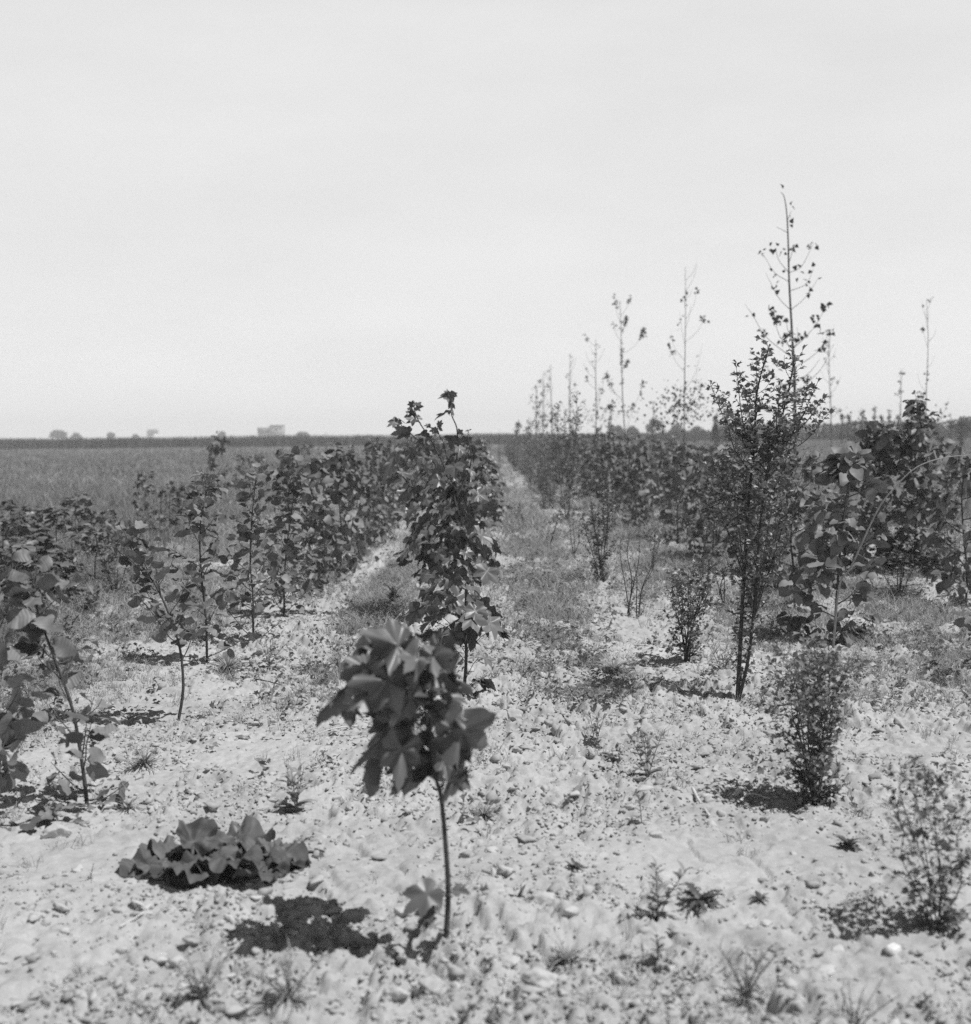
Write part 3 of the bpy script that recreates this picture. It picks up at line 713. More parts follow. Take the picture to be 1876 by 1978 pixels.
# ---- fill the rows into the distance
def place_protos():
    protos = {}
    rng = np.random.default_rng(77)
    kinds = {'alder': [(71, 1.1), (72, 1.15), (73, 1.05), (74, 1.2)], 'haw': [81, 82, 83], 'maple': [91, 92, 93]}
    def make(kind, i):
        o = np.zeros(3)
        if kind == 'alder':
            s, l = proto_alder(kinds['alder'][i][0], kinds['alder'][i][1]); return 'alder_sapling', s, l, M['bark'], M['alder'], 'sapling'
        if kind == 'haw':
            r2 = np.random.default_rng(kinds['haw'][i]); s, l = MB(), MB()
            for q in range(5):
                a = r2.random() * 6.28; k = .16 * r2.random() + .03; h = (.95 + .5 * r2.random())
                p = spline([[0, 0, -.04], [0, 0, 0], [math.cos(a) * k * .6, math.sin(a) * k * .6, h * .45], [math.cos(a) * k * 1.2, math.sin(a) * k * 1.2, h]], 4)
                small_branches(r2, s, l, p, .007, 13, lambda t: .20 * (.4 + math.sin(PI * t)), .06, .05, .6, .05, 1, sides=5)
            return 'hawthorn_shrub', s, l, M['bark'], M['haw'], 'shrub'
        r2 = np.random.default_rng(kinds['maple'][i]); s, l = MB(), MB()
        LP, LD, LN, LS = [], [], [], []; H = 1.05
        tube(s, spline([[0, 0, -.04], [0, 0, 0], [.02, 0, .5], [.03, .02, H]], 4), np.linspace(.011, .004, 13), 5)
        for q in range(150):
            t = .1 + .9 * r2.random(); a = r2.random() * 6.28; w = .30 * math.sin(PI * min(1, .15 + .85 * t)) ** .6 * math.sqrt(r2.random())
            out = np.array([math.cos(a), math.sin(a), 0]); LP.append(out * w + [0, 0, t * H]); LD.append(unit(out + [0, 0, -.6] + r2.normal(size=3) * .3))
            LN.append(np.array([0, 0, .9]) + out * .6 + r2.normal(size=3) * .3); LS.append(.12 * (.5 + .7 * r2.random()))
        leaves(l, 'maple_far', LP, LD, LN, LS, .5, .25, .06, 1.0, r2)
        return 'maple_sapling', s, l, M['bark'], M['maple'], 'sapling'
    def put(kind, x, y, label, group, hs=1.0, ws=1.0):
        i = int(rng.integers(len(kinds[kind]))); key = (kind, i)
        loc = (x, y, hz(x, y)); rz = rng.random() * 6.28
        if key not in protos:
            nm, s, l, sm, lm, cat = make(kind, i)
            t = thing(nm, label, cat, loc, group); s.build('stem', sm, t); l.build('foliage', lm, t)
            t.rotation_euler = (0, 0, rz); t.scale = (ws, ws, hs); protos[key] = t
        else:
            copy_tree(protos[key], loc, rz, (ws, hs), label, group)
    ORD = ['first', 'second', 'third', 'fourth', 'fifth', 'sixth', 'seventh', 'eighth', 'ninth', 'tenth', 'eleventh', 'twelfth']
    def row(kind, x, y0, y1, step, near_lab, far_lab, group, hs=(.85, 1.2), ws=(.9, 1.2), xs=.08, n_named=6, skip=0.0, drift=0.0):
        y = y0; k = 0
        while y < y1:
            if rng.random() >= skip:
                h = hs[0] + (hs[1] - hs[0]) * rng.random(); w = ws[0] + (ws[1] - ws[0]) * rng.random()
                lab = near_lab % ORD[k] if k < n_named else far_lab
                put(kind, x + drift * (y - y0) + rng.normal() * xs, y, lab, group, h, w); k += 1
            y += step * (.75 + .5 * rng.random()) * (1 + max(0, (y - 25)) * .02)
    row('alder', -1.42, 10.9, 75, .85, '%s alder behind the leafy one beside the straight dark stem', 'far alder of the left row, one of many merging towards the horizon', GA, (.85, 1.12), (.8, 1.1))
    row('maple', -.16, 15.2, 75, 1.1, '%s maple behind the dark leafy one in the middle row', 'far maple of the middle row, one of many merging towards the horizon', GM, (.8, 1.15), (.8, 1.1))
    row('haw', 1.22, 24.0, 80, 1.55, '%s hawthorn behind the big one with the pale top', 'far hawthorn of the right row, one of many merging towards the horizon', 'hawthorn shrubs of the right row', (.65, .95), (.9, 1.3))
    row('alder', 2.30, 12.4, 75, 1.1, '%s alder behind the bare stemmed one by the tall hawthorn', 'far round leaved alder right of the hawthorns, lost among its neighbours', GB, (.85, 1.15), (.9, 1.3), .2)
    row('alder', 3.55, 14.6, 75, 1.15, '%s alder behind the tallest leafy alder on the right', 'far alder of the outermost right row, lost among its neighbours', GB, (.75, 1.05), (.9, 1.2), .2, 6, .25)
    row('haw', 2.9, 19.0, 70, 2.6, '%s dark shrub among the alders between the right rows', 'far dark shrub among the alders between the right rows', 'shrubs among the right rows', (.6, .9), (.9, 1.3), .3, 4, .2)
    # scattered shrubs at the meadow's edge, left
    for kd, px, py, hs_, ws_, lab in (('alder', 112, 1105, .62, 1.0, 'dark leafy sapling in the meadow edge with the broadest crown at the far left'), ('maple', 40, 1100, .52, .9, 'low leafy sapling nearest the left border in the meadow grass'),
                             ('alder', 165, 1085, .60, 1.0, 'dark sapling in the grass just right of the broad crowned one'), ('maple', 75, 1120, .42, .9, 'lowest dark sapling in front of the broad crowned one at the left'), ('maple', 212, 1075, .50, .8, 'rightmost sapling of the dark cluster at the left meadow edge'),
                             ('alder', 282, 1030, .72, .7, 'lone thin sapling with a pale top standing out of the meadow grass'), ('haw', 310, 1020, .42, .8, 'low dark shrub beside the lone pale topped sapling'), ('alder', 420, 985, 1.25, 1.1, 'tallest bush at the meadow edge, its twigs reaching the horizon on the left'),
                             ('alder', 545, 945, .95, .8, 'slim sapling at the meadow edge right of the tallest bush there'), ('haw', 345, 1010, .45, .8, 'low shrub between the pale topped sapling and the tallest meadow bush')):
        p = G(px, py); put(kd, p[0], p[1], lab, 'shrubs at the meadow edge', hs_, ws_)
    for kd, px, py, hs_, ws_ in (('alder', 28, 1185, .50, .9), ('maple', 105, 1165, .42, .8), ('alder', 185, 1135, .46, .9), ('haw', 245, 1095, .34, 1.1), ('alder', 330, 1042, .62, .9), ('haw', 385, 1008, .5, 1.2), ('alder', 470, 962, .8, 1.0), ('alder', 505, 948, .85, .9), ('maple', 62, 1062, .5, .9), ('alder', 150, 1042, .55, 1.0), ('alder', 8, 1120, .55, 1.0), ('haw', 225, 1160, .28, 1.0), ('maple', 20, 1040, .5, .9), ('alder', 590, 922, .9, .9)):
        p = G(px, py); put(kd, p[0], p[1], 'dark leafy sapling in the low thicket along the left meadow edge, one of many alike', 'thicket at the left meadow edge', hs_, ws_)
    for kd, px, py, hs_, ws_ in (('alder', 1470, 1110, .75, .9), ('alder', 1440, 1040, .9, 1.0), ('haw', 1385, 1075, .45, 1.0), ('alder', 1818, 1075, .8, 1.0), ('haw', 1845, 1120, .4, 1.1), ('alder', 1660, 1060, .8, 1.1), ('alder', 1590, 1060, .85, 1.0), ('haw', 1735, 1150, .34, 1.1), ('haw', 1235, 985, .55, 1.1), ('alder', 1290, 965, .9, 1.0), ('haw', 1140, 945, .6, 1.0), ('haw', 1330, 1010, .5, 1.1), ('alder', 1845, 1000, .9, 1.0), ('haw', 1500, 1150, .4, 1.0), ('alder', 1790, 985, .9, .9), ('haw', 1080, 935, .7, .9), ('haw', 1190, 925, .7, 1.0)):
        p = G(px, py); put(kd, p[0], p[1], 'leafy shrub filling a gap between the crowded right rows, one of many alike', 'shrubs filling the right rows', hs_, ws_)
    for px, py, hs_, ws_, lab in ((632, 925, 1.0, .45, 'thin spire like shrub rising above the left row against the horizon'), (1025, 950, .95, .75, 'dark upright shrub at the far end of the sandy path on its right side'), (965, 905, 1.05, .5, 'faint narrow shrub with a stick like tip at the vanishing point of the rows'), (1050, 985, .7, .9, 'low dark shrub just left of the big pale topped hawthorn')):
        p = G(px, py); put('haw', p[0], p[1], lab, 'thin shrubs between the rows', hs_, ws_)
place_protos()

def wisp(px, py, hpx, seed, label):
    b = lift(G(px, py)); H = hpx / FPX * b[1]
    return haw(b, H, H * .5, seed, label, 3, 7, .028, .45, True, 'wispy young shrubs between the rows', .03, 1, .15)
for i, (px, py, hp, lab) in enumerate(((1232, 1190, 130, 'thin wispy shrub right beside the sparse leafless hawthorn stems'), (1260, 1110, 90, 'wispy shrub on the weedy soil right of the compact dark hawthorn'), (1290, 1060, 100, 'wispy shrub in front of the far alders left of the vase shaped hawthorn'),
        (1350, 1120, 120, 'wispy stems rising right behind the vase shaped hawthorn'), (1400, 1170, 110, 'loose wispy shrub touching the tall hawthorn stems on their left'), (1060, 1060, 80, 'low wispy shrub on the sandy path left of the compact dark hawthorn'),
        (1110, 1080, 90, 'wispy shrub just left of the compact dark hawthorn'), (1460, 1190, 120, 'loose wispy shrub between the two stems of the tall hawthorn and its neighbour'), (1500, 1230, 70, 'low dark wispy shrub at the right foot of the tall hawthorn'),
        (1190, 1020, 90, 'wispy shrub behind the compact dark hawthorn, among the far weeds'), (1010, 1020, 60, 'lowest wispy shrub near the far end of the sandy path'))):
    wisp(px, py, hp, 701 + i, lab)

# ---- poplars
def big_poplar():
    y0 = 21.3; rng = np.random.default_rng(101)
    def Q(cx, cy, off=0): return P((1900 + cx / 3.596) * .7337, (450 + cy / 3.596) * .7337, y0 + off)
    foot = Q(690, 1950); b = np.array([foot[0] + .02, y0, hz(foot[0], y0)])
    tr, br, lf = MB(), MB(), MB()
    t = spline([b - [0, 0, .05], b, Q(692, 2300), Q(690, 1950), Q(665, 1500), Q(640, 1050), Q(630, 650), Q(615, 380), Q(590, 240), Q(560, 200)], 5)
    tube(tr, t, np.linspace(.029, .003, len(t)), 8)
    B = [[(640, 1790), (430, 1580), (290, 1360), (220, 1260)], [(650, 1700), (560, 1580), (510, 1440), (490, 1320)], [(640, 1280), (540, 1200), (420, 970)], [(640, 1060), (500, 960), (390, 780)], [(620, 610), (520, 530)], [(700, 1680), (860, 1500), (1000, 1270)],
         [(720, 1900), (900, 1720), (1040, 1500)], [(680, 1350), (790, 1200), (920, 1010)], [(670, 1150), (800, 1070), (870, 920)], [(670, 1000), (760, 900), (870, 680)], [(600, 950), (540, 840), (510, 720)], [(640, 850), (690, 700)], [(690, 1990), (840, 1900), (930, 1780)], [(640, 1600), (625, 1500), (615, 1420)],
         [(690, 1700), (720, 1600), (715, 1480)], [(610, 460), (660, 380)], [(700, 2100), (820, 2000), (960, 1850), (1060, 1640)], [(690, 2150), (560, 2000), (420, 1850)]]
    for s in B:
        k0 = t[np.argmin(np.abs(t[:, 2] - Q(*s[0])[2]))]
        p = spline([k0] + [Q(a[0], a[1], .16 * i * math.sin(len(s) * 7 + s[0][1])) for i, a in enumerate(s) if i], 4)
        tube(br, p, np.linspace(.0055, .0022, len(p)), 5)
    CL = [(620, 175, 1), (635, 270, 1), (650, 520, 2), (690, 700, 3), (860, 690, 4), (835, 740, 3), (390, 770, 4), (490, 735, 3), (520, 725, 2), (600, 760, 3), (660, 750, 3), (860, 930, 2), (780, 960, 2), (740, 1010, 1), (800, 1075, 2), (840, 1025, 2), (905, 1030, 1), (520, 980, 2), (500, 910, 1), (490, 1090, 4), (515, 1155, 2), (830, 1140, 4), (480, 1300, 7), (490, 1370, 8), (520, 1400, 8), (550, 1415, 6), (620, 1420, 5), (630, 1550, 9), (600, 1580, 6), (710, 1590, 6), (710, 1540, 3), (570, 1610, 5), (405, 1535, 5), (375, 1495, 2), (290, 1355, 2), (970, 1290, 6), (1010, 1270, 4), (980, 1315, 3), (890, 1375, 6), (890, 1460, 5), (930, 1520, 3), (800, 1540, 2), (740, 1560, 2), (930, 1680, 3), (980, 1650, 4), (1040, 1510, 4), (625, 375, 1), (655, 395, 1), (680, 870, 1), (595, 935, 1), (530, 1840, 4), (440, 1870, 4), (830, 1950, 8), (790, 1990, 8), (680, 2000, 8), (600, 2050, 8), (760, 2080, 9), (700, 2150, 9)]
    for x, y, n in CL:
        c = Q(x, y, rng.normal() * .15)
        pos = c + rng.normal(size=(n, 3)) * .028; d = rng.normal(size=(n, 3)) + [0, 0, -.6]
        leaves(lf, 'poplar', pos, d, rng.normal(size=(n, 3)) + [0, -.2, .5], .055 + .04 * rng.random(n), .4, .2, .03, 1.0, rng)
    o = thing('poplar_sapling', 'tallest sparse poplar, rising behind the tall hawthorn with wide bare branches', 'tree', b, 'young poplars')
    tr.build('trunk', M['greybark'], o, True, b); br.build('branches', M['greybark'], o, True, b); lf.build('foliage', M['poplar'], o, True, b)
big_poplar()

def poplar(px, ptop, y, seed, label, dens=1.0, low=0.0, lean=0, spread=.30, wide=1.0):
    """a whip with thin ascending branches; low: leaf bush at its lower part"""
    rng = np.random.default_rng(seed)
    q = P(px, 900, y); b = np.array([q[0], y, hz(q[0], y)]); top = P(px + lean, ptop, y); H = top[2] - b[2]
    tr, br, lf = MB(), MB(), MB()
    thick = max(.018, .0006 * y)
    t = spline([b - [0, 0, .05], b, b * .6 + top * .4 + [rng.normal() * .04, rng.normal() * .04, 0], b * .25 + top * .75 + [rng.normal() * .04, rng.normal() * .04, 0], top], 6)
    tube(tr, t, np.linspace(thick, thick * .22, len(t)), 6)
    nb = int(rng.integers(11, 20))
    s = max(.07, .0017 * y)
    for k in range(nb):
        tt = .2 + .76 * (k + rng.random()) / nb; p, d = along(t, tt)
        a = rng.random() * 6.28; e = .55 + .35 * tt + rng.normal() * .12
        ln = H * spread * (1.05 - .75 * tt) * (.35 + 1.05 * rng.random()) * wide
        bd = np.array([math.cos(a) * math.cos(e), math.sin(a) * math.cos(e), math.sin(e)])
        bp = spline([p, p + bd * ln * .5, p + unit(bd + [0, 0, .35]) * ln], 3)
        tube(br, bp, np.linspace(thick * .22, thick * .09, len(bp)), 4)
        for g in range(int(rng.poisson(2.0 * dens * (1.25 - .8 * tt)))):
            c, _ = along(bp, .45 + .55 * rng.random() ** .6); n = int(rng.integers(2, 7))
            leaves(lf, 'poplar', c + rng.normal(size=(n, 3)) * s * .55, rng.normal(size=(n, 3)) + [0, 0, -.5], rng.normal(size=(n, 3)) + [0, 0, .6], s * (.8 + .5 * rng.random(n)), .4, .2, .03, 1.0, rng)
    for g in range(int(6 * dens)):
        c, _ = along(t, .45 + .55 * rng.random()); n = int(rng.integers(1, 4))
        leaves(lf, 'poplar', c + rng.normal(size=(n, 3)) * s * .5, rng.normal(size=(n, 3)), rng.normal(size=(n, 3)) + [0, 0, .6], s * (.8 + .4 * rng.random(n)), .4, .2, .03, 1.0, rng)
    if low:
        n = int(low)
        c = np.stack([rng.normal(size=n) * H * .07, rng.normal(size=n) * H * .07, H * (.36 + .055 * rng.normal(size=n))], 1) + b
        leaves(lf, 'poplar', c, rng.normal(size=(n, 3)) + [0, 0, -.5], rng.normal(size=(n, 3)) + [0, 0, .7], s * (.8 + .5 * rng.random(n)), .4, .2, .03, 1.0, rng)
    o = thing('poplar_sapling', label, 'tree', b, 'young poplars')
    tr.build('trunk', M['greybark'], o, True, b); br.build('branches', M['greybark'], o, True, b); lf.build('foliage', M['poplar'], o, True, b)

poplar(1322, 515, 33, 111, 'second tallest poplar with a leafy bush low on its thin trunk', 1.2, 330, 2)
poplar(1212, 580, 48, 112, 'leafy poplar with dark tufts on both sides, left of the second tallest', 3.2, 40, -14)
poplar(1148, 655, 60, 113, 'slight pale poplar between the leafy tufted one and the big hawthorn top', .7, 60, 3)
poplar(1102, 682, 79, 114, 'thin poplar whip rising right behind the big hawthorn top', .6, 50, 0)
poplar(1066, 703, 101, 115, 'faint poplar whip just left of the big hawthorn top', .8, 50, -2)
poplar(1036, 742, 125, 116, 'leftmost and faintest poplar whip of the receding line', .7, 60, 0)
poplar(1050, 725, 140, 121, 'tiny faint poplar whip squeezed between the two leftmost of the line', .6, 30, 0)
poplar(1606, 640, 60, 117, 'slender poplar right of the tall hawthorn with its trunk down to the grass', .55, 25, -2, .22)
poplar(1792, 578, 34, 118, 'bare poplar near the right edge above the tallest leafy alder', .45, 10, -2, .24)
poplar(1742, 712, 62, 119, 'short faint poplar just left of the bare one near the right edge', .6, 50, 0, .15)
poplar(1690, 785, 110, 120, 'small distant poplar between the slender one and the right edge, topped by a leaf tuft', .9, 30, 0, .12)
poplar(1718, 795, 120, 122, 'small distant poplar beside the tuft topped one, slightly taller of stem', .6, 20, 0, .12)
poplar(1664, 788, 105, 123, 'small distant poplar with a dark tuft left of the others near the far hedge', 1.2, 20, 0, .12)
poplar(1640, 805, 115, 124, 'lowest distant poplar with two leaf tufts in front of the far hedge', .9, 14, 0, .12)
poplar(1385, 790, 80, 125, 'short poplar between the second tallest and the tall hawthorn', .8, 30, 0, .12)

_tip = np.random.default_rng(900)
for i, (px, pt) in enumerate(((1382, 800), (1402, 792), (1430, 806), (1448, 798), (1625, 800), (1652, 812), (1705, 806), (1735, 800), (1758, 792), (1812, 806), (1835, 798), (1856, 812), (1262, 778), (1000, 815), (1180, 778))):
    poplar(px, pt, 70 + 60 * _tip.random(), 910 + i, 'far poplar tip poking above the right skyline, one of a scatter', .9, 16, 0, .16)
# ------------------------------------------------------------------ weeds, burdock like rosette, single herbs
def dock():
    rng = np.random.default_rng(150); b = lift(G(412, 1676)); lf, st = MB(), MB()
    T, F = polar_leaf([(0, .60), (12, .57), (24, .59), (36, .55), (48, .58), (60, .54), (72, .56), (84, .52), (96, .54), (108, .50), (120, .51), (134, .47), (148, .43), (164, .33), (180, .08)], 8, 56, .32)
    spec = []
    for i in range(24):
        ox = (rng.random() * 2 - 1) * .165; oy = (rng.random() * 2 - 1) * .12
        az = math.degrees(math.atan2(ox, oy * 1.6 - .02)) + rng.normal() * 35
        spec.append((az, ox, oy, .09 + .06 * rng.random(), -8 + 20 * rng.random()))
    spec += [(-25, -.06, .03, .105, 42), (-100, -.15, -.02, .12, 6), (95, .15, .02, .13, 4), (75, .17, .0, .12, 3), (165, -.06, -.06, .13, 6), (150, .05, -.05, .13, 10)]
    for az, ox, oy, s, el in spec:
        a = R(az); e = R(el)
        d = np.array([math.sin(a) * math.cos(e), math.cos(a) * math.cos(e) * .8, math.sin(e)])
        n = np.array([-math.sin(a) * math.sin(e), -math.cos(a) * math.sin(e), math.cos(e)]) + rng.normal(size=3) * .2
        d = unit(d); n = unit(n - d * np.dot(n, d)); x = np.cross(d, n)
        X, Y = T[:, 0], T[:, 1]; rr = np.sqrt(X ** 2 + (Y - .32) ** 2); th = np.arctan2(X, Y - .32); p = rng.random(4) * 6.28
        Z = .30 * rr ** 2 * np.sin(4 * th + p[0]) + .20 * rr ** 2 * np.sin(9 * th + p[1]) + .07 * np.sin(9 * X + p[2]) * np.sin(8 * Y + p[3]) + .035 * np.sin(22 * X + p[0]) * np.sin(20 * Y + p[1]) + .12 * rr ** 2 * np.sin(15 * th + p[2]) - .25 * rr ** 2 + (.15 if el < 33 else .9) * np.abs(X)
        L = np.stack([X, Y, Z], 1) * s * 1.25
        root = b + np.array([ox * .95, oy, .006 + .05 * math.exp(-(ox / .13) ** 2) * rng.random()])
        W = root + L[:, :1] * x + L[:, 1:2] * d + L[:, 2:] * n
        W[:, 2] = np.maximum(W[:, 2], height(W[:, 0], W[:, 1]) + .003)
        base = lf.n; lf.v.append(W.astype(np.float32)); lf.n += len(W)
        for f in F: lf.f.append(f + base)
        tube(st, [b + np.array([ox * .2, 0, -.01]), b + np.array([ox * .5, oy * .5, .012]), root + d * s * .3], [.004, .0035, .002], 5)
    t = thing('rosette_plant', 'low spreading rosette of large crinkled leaves flat on the bare soil, lower left', 'plant', b)
    lf.build('leaf_rosette', M['dock'], t, True, b); st.build('stalks', M['dock'], t, True, b)
dock()

def herb(px, py, hpx, seed, label, kind='lance', n=26, name='weed_plant', mat='herb', spread=.35, ls=.6, flat=0.0, group='single weeds on the bare soil', stems=1):
    b = lift(G(px, py)); y = b[1]; H = hpx / FPX * y; rng = np.random.default_rng(seed); st, lf = MB(), MB()
    for s in range(stems):
        lean = rng.normal(size=2) * spread * H * (.3 if stems == 1 else .7)
        p = spline([b - [0, 0, .01], b, b + [lean[0] * .4, lean[1] * .4, H * .5], b + [lean[0], lean[1], H]], 3) if not flat else np.array([b - [0, 0, .01], b + [0, 0, H * .15], b + [0, 0, H * .25]])
        tube(st, p, np.linspace(.0028, .001, len(p)), 5)
        k = max(3, n // stems); LP, LD, LN, LS = [], [], [], []
        for i in range(k):
            t = .12 + .88 * (i + rng.random()) / k; q, _ = along(p, min(1, t)); a = i * 2.4 + rng.random() * .6
            e = (.2 + .9 * t) if not flat else (.15 + .9 * rng.random())
            LP.append(q); LD.append(np.array([math.cos(a) * math.cos(e), math.sin(a) * math.cos(e), math.sin(e)])); LN.append(np.array([0, 0, 1.]) + rng.normal(size=3) * .2); LS.append(H * ls * (.6 + .6 * rng.random()) * (1.15 - .6 * t if not flat else 1))
        leaves(lf, kind, LP, LD, LN, LS, .8, .4, .03, 1.0, rng)
    t = thing(name, label, 'weed', b, group)
    st.build('stem', M[mat], t, True, b); lf.build('foliage', M[mat], t, True, b)

herb(1352, 1758, 52, 201, 'dark spiky thistle rosette right of the pale leafy weed, lower right', 'spiny', 22, 'thistle', 'darkweed', .1, 1.05, 1)
herb(1272, 1770, 105, 202, 'pale leafy upright weed left of the dark thistle', 'lance', 60, spread=.4, ls=.42, stems=3)
herb(1272, 1862, 62, 203, 'small spreading seedling below the pale leafy weed', 'lance', 16, mat='darkweed', ls=.6)
herb(1252, 1500, 95, 204, 'bushy pale weed standing alone in the middle of the open soil', 'lance', 60, spread=.5, ls=.4, stems=4)
herb(1150, 1420, 66, 205, 'leafy weed on the open soil left of the bushy pale one and farther back', 'lance', 44, spread=.5, ls=.45, stems=4)
herb(572, 1572, 92, 206, 'pale weed with narrow upcurving leaves above the crinkled rosette', 'lance', 60, spread=.4, ls=.5, stems=4)
herb(1005, 1728, 34, 207, 'tiny two leaved seedling right of the front maple stem', 'lance', 6, mat='darkweed', ls=1.0)
herb(1110, 1676, 26, 208, 'tiny dark tuft of weed in the smooth soil right of the front maple', 'lance', 12, mat='darkweed', ls=1.0, flat=1)
herb(1468, 1742, 28, 209, 'tiny dark ragged weed right of the thistle', 'spiny', 12, mat='darkweed', ls=1.1, flat=1)
herb(1240, 1590, 60, 210, 'faint thin weed below the bushy pale one', 'lance', 16, ls=.4)
herb(1182, 1460, 40, 211, 'low weed between the two leafy weeds of the open soil', 'lance', 16, ls=.7, flat=1)
herb(1640, 1640, 34, 212, 'low dark weed left of the blurred hawthorn at the right edge', 'lance', 20, mat='darkweed', ls=.9, flat=1)
herb(250, 1560, 44, 213, 'low feathery weed right of the nearest alder foot', 'blade', 40, ls=1.0, flat=1)
herb(175, 1700, 34, 214, 'thin twiggy weed left of the crinkled rosette', 'blade', 14, ls=.8)
herb(1010, 1310, 50, 215, 'weed of narrow leaves beside the foot of the slim column maple', 'lance', 30, spread=.5, ls=.5, stems=3)
herb(935, 1570, 40, 216, 'fuzzy low grass tuft right of the front maple crown', 'blade', 120, ls=1.2, flat=1)
herb(1095, 1872, 52, 217, 'fine grass tuft behind the big rounded clod at the bottom', 'blade', 110, ls=1.2, flat=1)
herb(1440, 1940, 100, 218, 'loose leafy grass clump at the bottom right of the photo', 'blade', 150, spread=.6, ls=.7, stems=6)
herb(390, 1935, 90, 219, 'blurred leafy clump at the bottom edge left of centre', 'lance', 60, spread=.6, ls=.5, stems=6)
herb(560, 1935, 100, 220, 'blurred fine grass clump at the bottom below the maple shadow', 'blade', 130, spread=.7, ls=.7, stems=6)
herb(1240, 1905, 44, 221, 'two pointed seedling just left of the bottom right grass clump', 'lance', 8, ls=1.0)
herb(1650, 1960, 90, 222, 'thin grass clump near the bottom right corner', 'blade', 80, spread=.7, ls=.7, stems=5)
herb(520, 1300, 52, 223, 'low weedy tuft right of the straight stemmed alder foot', 'lance', 70, spread=.6, ls=.5, stems=6)
herb(440, 1300, 60, 224, 'narrow leaved weed tuft at the foot of the upright alder', 'blade', 90, spread=.5, ls=.9, flat=1)
herb(455, 1660, 70, 225, 'small weed poking up behind the crinkled rosette', 'lance', 18, ls=.5)
herb(280, 1480, 50, 226, 'grassy tuft between the nearest and the crooked alder', 'blade', 80, ls=1.1, flat=1)
herb(1185, 1300, 56, 227, 'grassy weed left of the vase shaped hawthorn foot', 'blade', 110, ls=1.0, flat=1)
herb(1395, 1300, 70, 228, 'feathery weed between the vase shaped and the tall hawthorn', 'blade', 110, spread=.5, ls=.8, stems=5)
herb(800, 1925, 40, 229, 'dark little rosette at the bottom below the front maple', 'lance', 14, mat='darkweed', ls=1.0, flat=1)

for i, (px, py, hp, lab) in enumerate(((170, 1180, 60, 'dark grass tuft below the meadow edge, left of the crooked alder crown'), (205, 1215, 46, 'dark tuft of grass just behind the crooked alder crown'), (80, 1160, 60, 'dark grass tuft near the left border below the meadow saplings'),
        (255, 1120, 50, 'dark weed tuft above the crooked alder crown'), (130, 1240, 40, 'low dark tuft left of the crooked alder at the soil edge'), (320, 1060, 46, 'dark tuft at the meadow edge behind the upright alder'),
        (30, 1200, 56, 'leafy dark tuft at the left border above the nearest alder'), (650, 1130, 40, 'low dark tuft at the foot of the left row near the sandy aisle'), (760, 1180, 44, 'dark weed tuft in the shadow left of the slim column maple'))):
    herb(px, py, hp, 240 + i, lab, 'blade' if i % 2 else 'lance', 90, mat='midweed', spread=.7, ls=.6, stems=6, group='dark weed tufts')

def stick(pts, r, label, mat='straw', name='dry_stalk'):
    p = [G(x, y, z) if z is not None else None for x, y, z in pts]
    mb = MB(); b = lift(p[0]); pp = spline([q + [0, 0, hz(q[0], q[1])] for q in p], 4)
    tube(mb, pp, np.linspace(r, r * .6, len(pp)), 6)
    o = mb.build(name, M[mat], None, True, b); tag(o, label, 'stalk', 'dry stalks on the soil'); return o
b = G(968, 1985)
stick([(968, 1985, 0.0), (974, 1920, .05), (985, 1858, .10)], .0028, 'upright dry stalk at the bottom edge right of centre')
stick([(1425, 1548, .012), (1450, 1540, .012), (1486, 1546, .014)], .004, 'pale dry stick lying by the shadow of the small dense hawthorn')
stick([(1338, 1520, .02), (1350, 1545, .015), (1370, 1572, .01)], .006, 'pale weathered stick lying on the open soil left of the small dense hawthorn')
stick([(465, 1310, .02), (520, 1318, .02), (575, 1330, .012)], .004, 'thin dark twig lying right of the alder feet', 'bark')
stick([(690, 1402, .01), (640, 1415, .014), (590, 1424, .01)], .003, 'thin dry straw lying left of the front maple crown')
stick([(232, 1790, .008), (262, 1772, .01), (280, 1760, .01)], .003, 'short pale straw on the smooth soil below the crinkled rosette')

def rock(px, py, wpx, seed, label, mat='clod', name='soil_clod', flat=.6, group='large clods of soil'):
    b = lift(G(px, py)); r_ = wpx / 2 / FPX * b[1] * 1.05; rng = np.random.default_rng(seed); mb = MB()
    import bmesh
    bm = bmesh.new(); bmesh.ops.create_icosphere(bm, subdivisions=4, radius=1)
    V = np.array([v.co[:] for v in bm.verts]); F = np.array([[v.index for v in f.verts] for f in bm.faces]); bm.free()
    ph = rng.random(9) * 6.28
    k = 1 + .16 * np.sin(2.6 * V[:, 0] + ph[0]) * np.cos(2.2 * V[:, 1] + ph[1]) + .10 * np.sin(5 * V[:, 1] + ph[2]) * np.sin(4.4 * V[:, 2] + ph[3]) + .05 * np.sin(11 * V[:, 0] + ph[4]) * np.sin(10 * V[:, 2] + ph[5]) + rng.normal(size=len(V)) * .012
    V = V * k[:, None]
    for q in range(11):
        pn = unit(rng.normal(size=3)); hh = .5 + .4 * rng.random()
        V = V - np.maximum(0, V @ pn - hh)[:, None] * pn * .9
    rough = fbm(V[:, 0] * 3 + seed, V[:, 1] * 3 + V[:, 2] * 2.3, seed, 4) - .5
    V = V * (1 + (.1 if mat == 'stone' else .34) * rough)[:, None] * np.array([1, .85, flat]) * r_ + b + [0, 0, r_ * flat * (.55 if mat == 'stone' else .42)]
    mb.add(V, F); o = mb.build(name, M[mat], None, True, b); tag(o, label, 'stone' if mat == 'stone' else 'clod', None if mat == 'stone' else group)
rock(1725, 1850, 40, 301, 'bright white stone on the soil below the blurred hawthorn', 'stone', 'white_stone', .6)
rock(1040, 1895, 78, 302, 'big rounded clod near the bottom right of the maple foot')
rock(992, 1392, 34, 303, 'upright brownish clod on the path right of the front maple crown', flat=1.0)
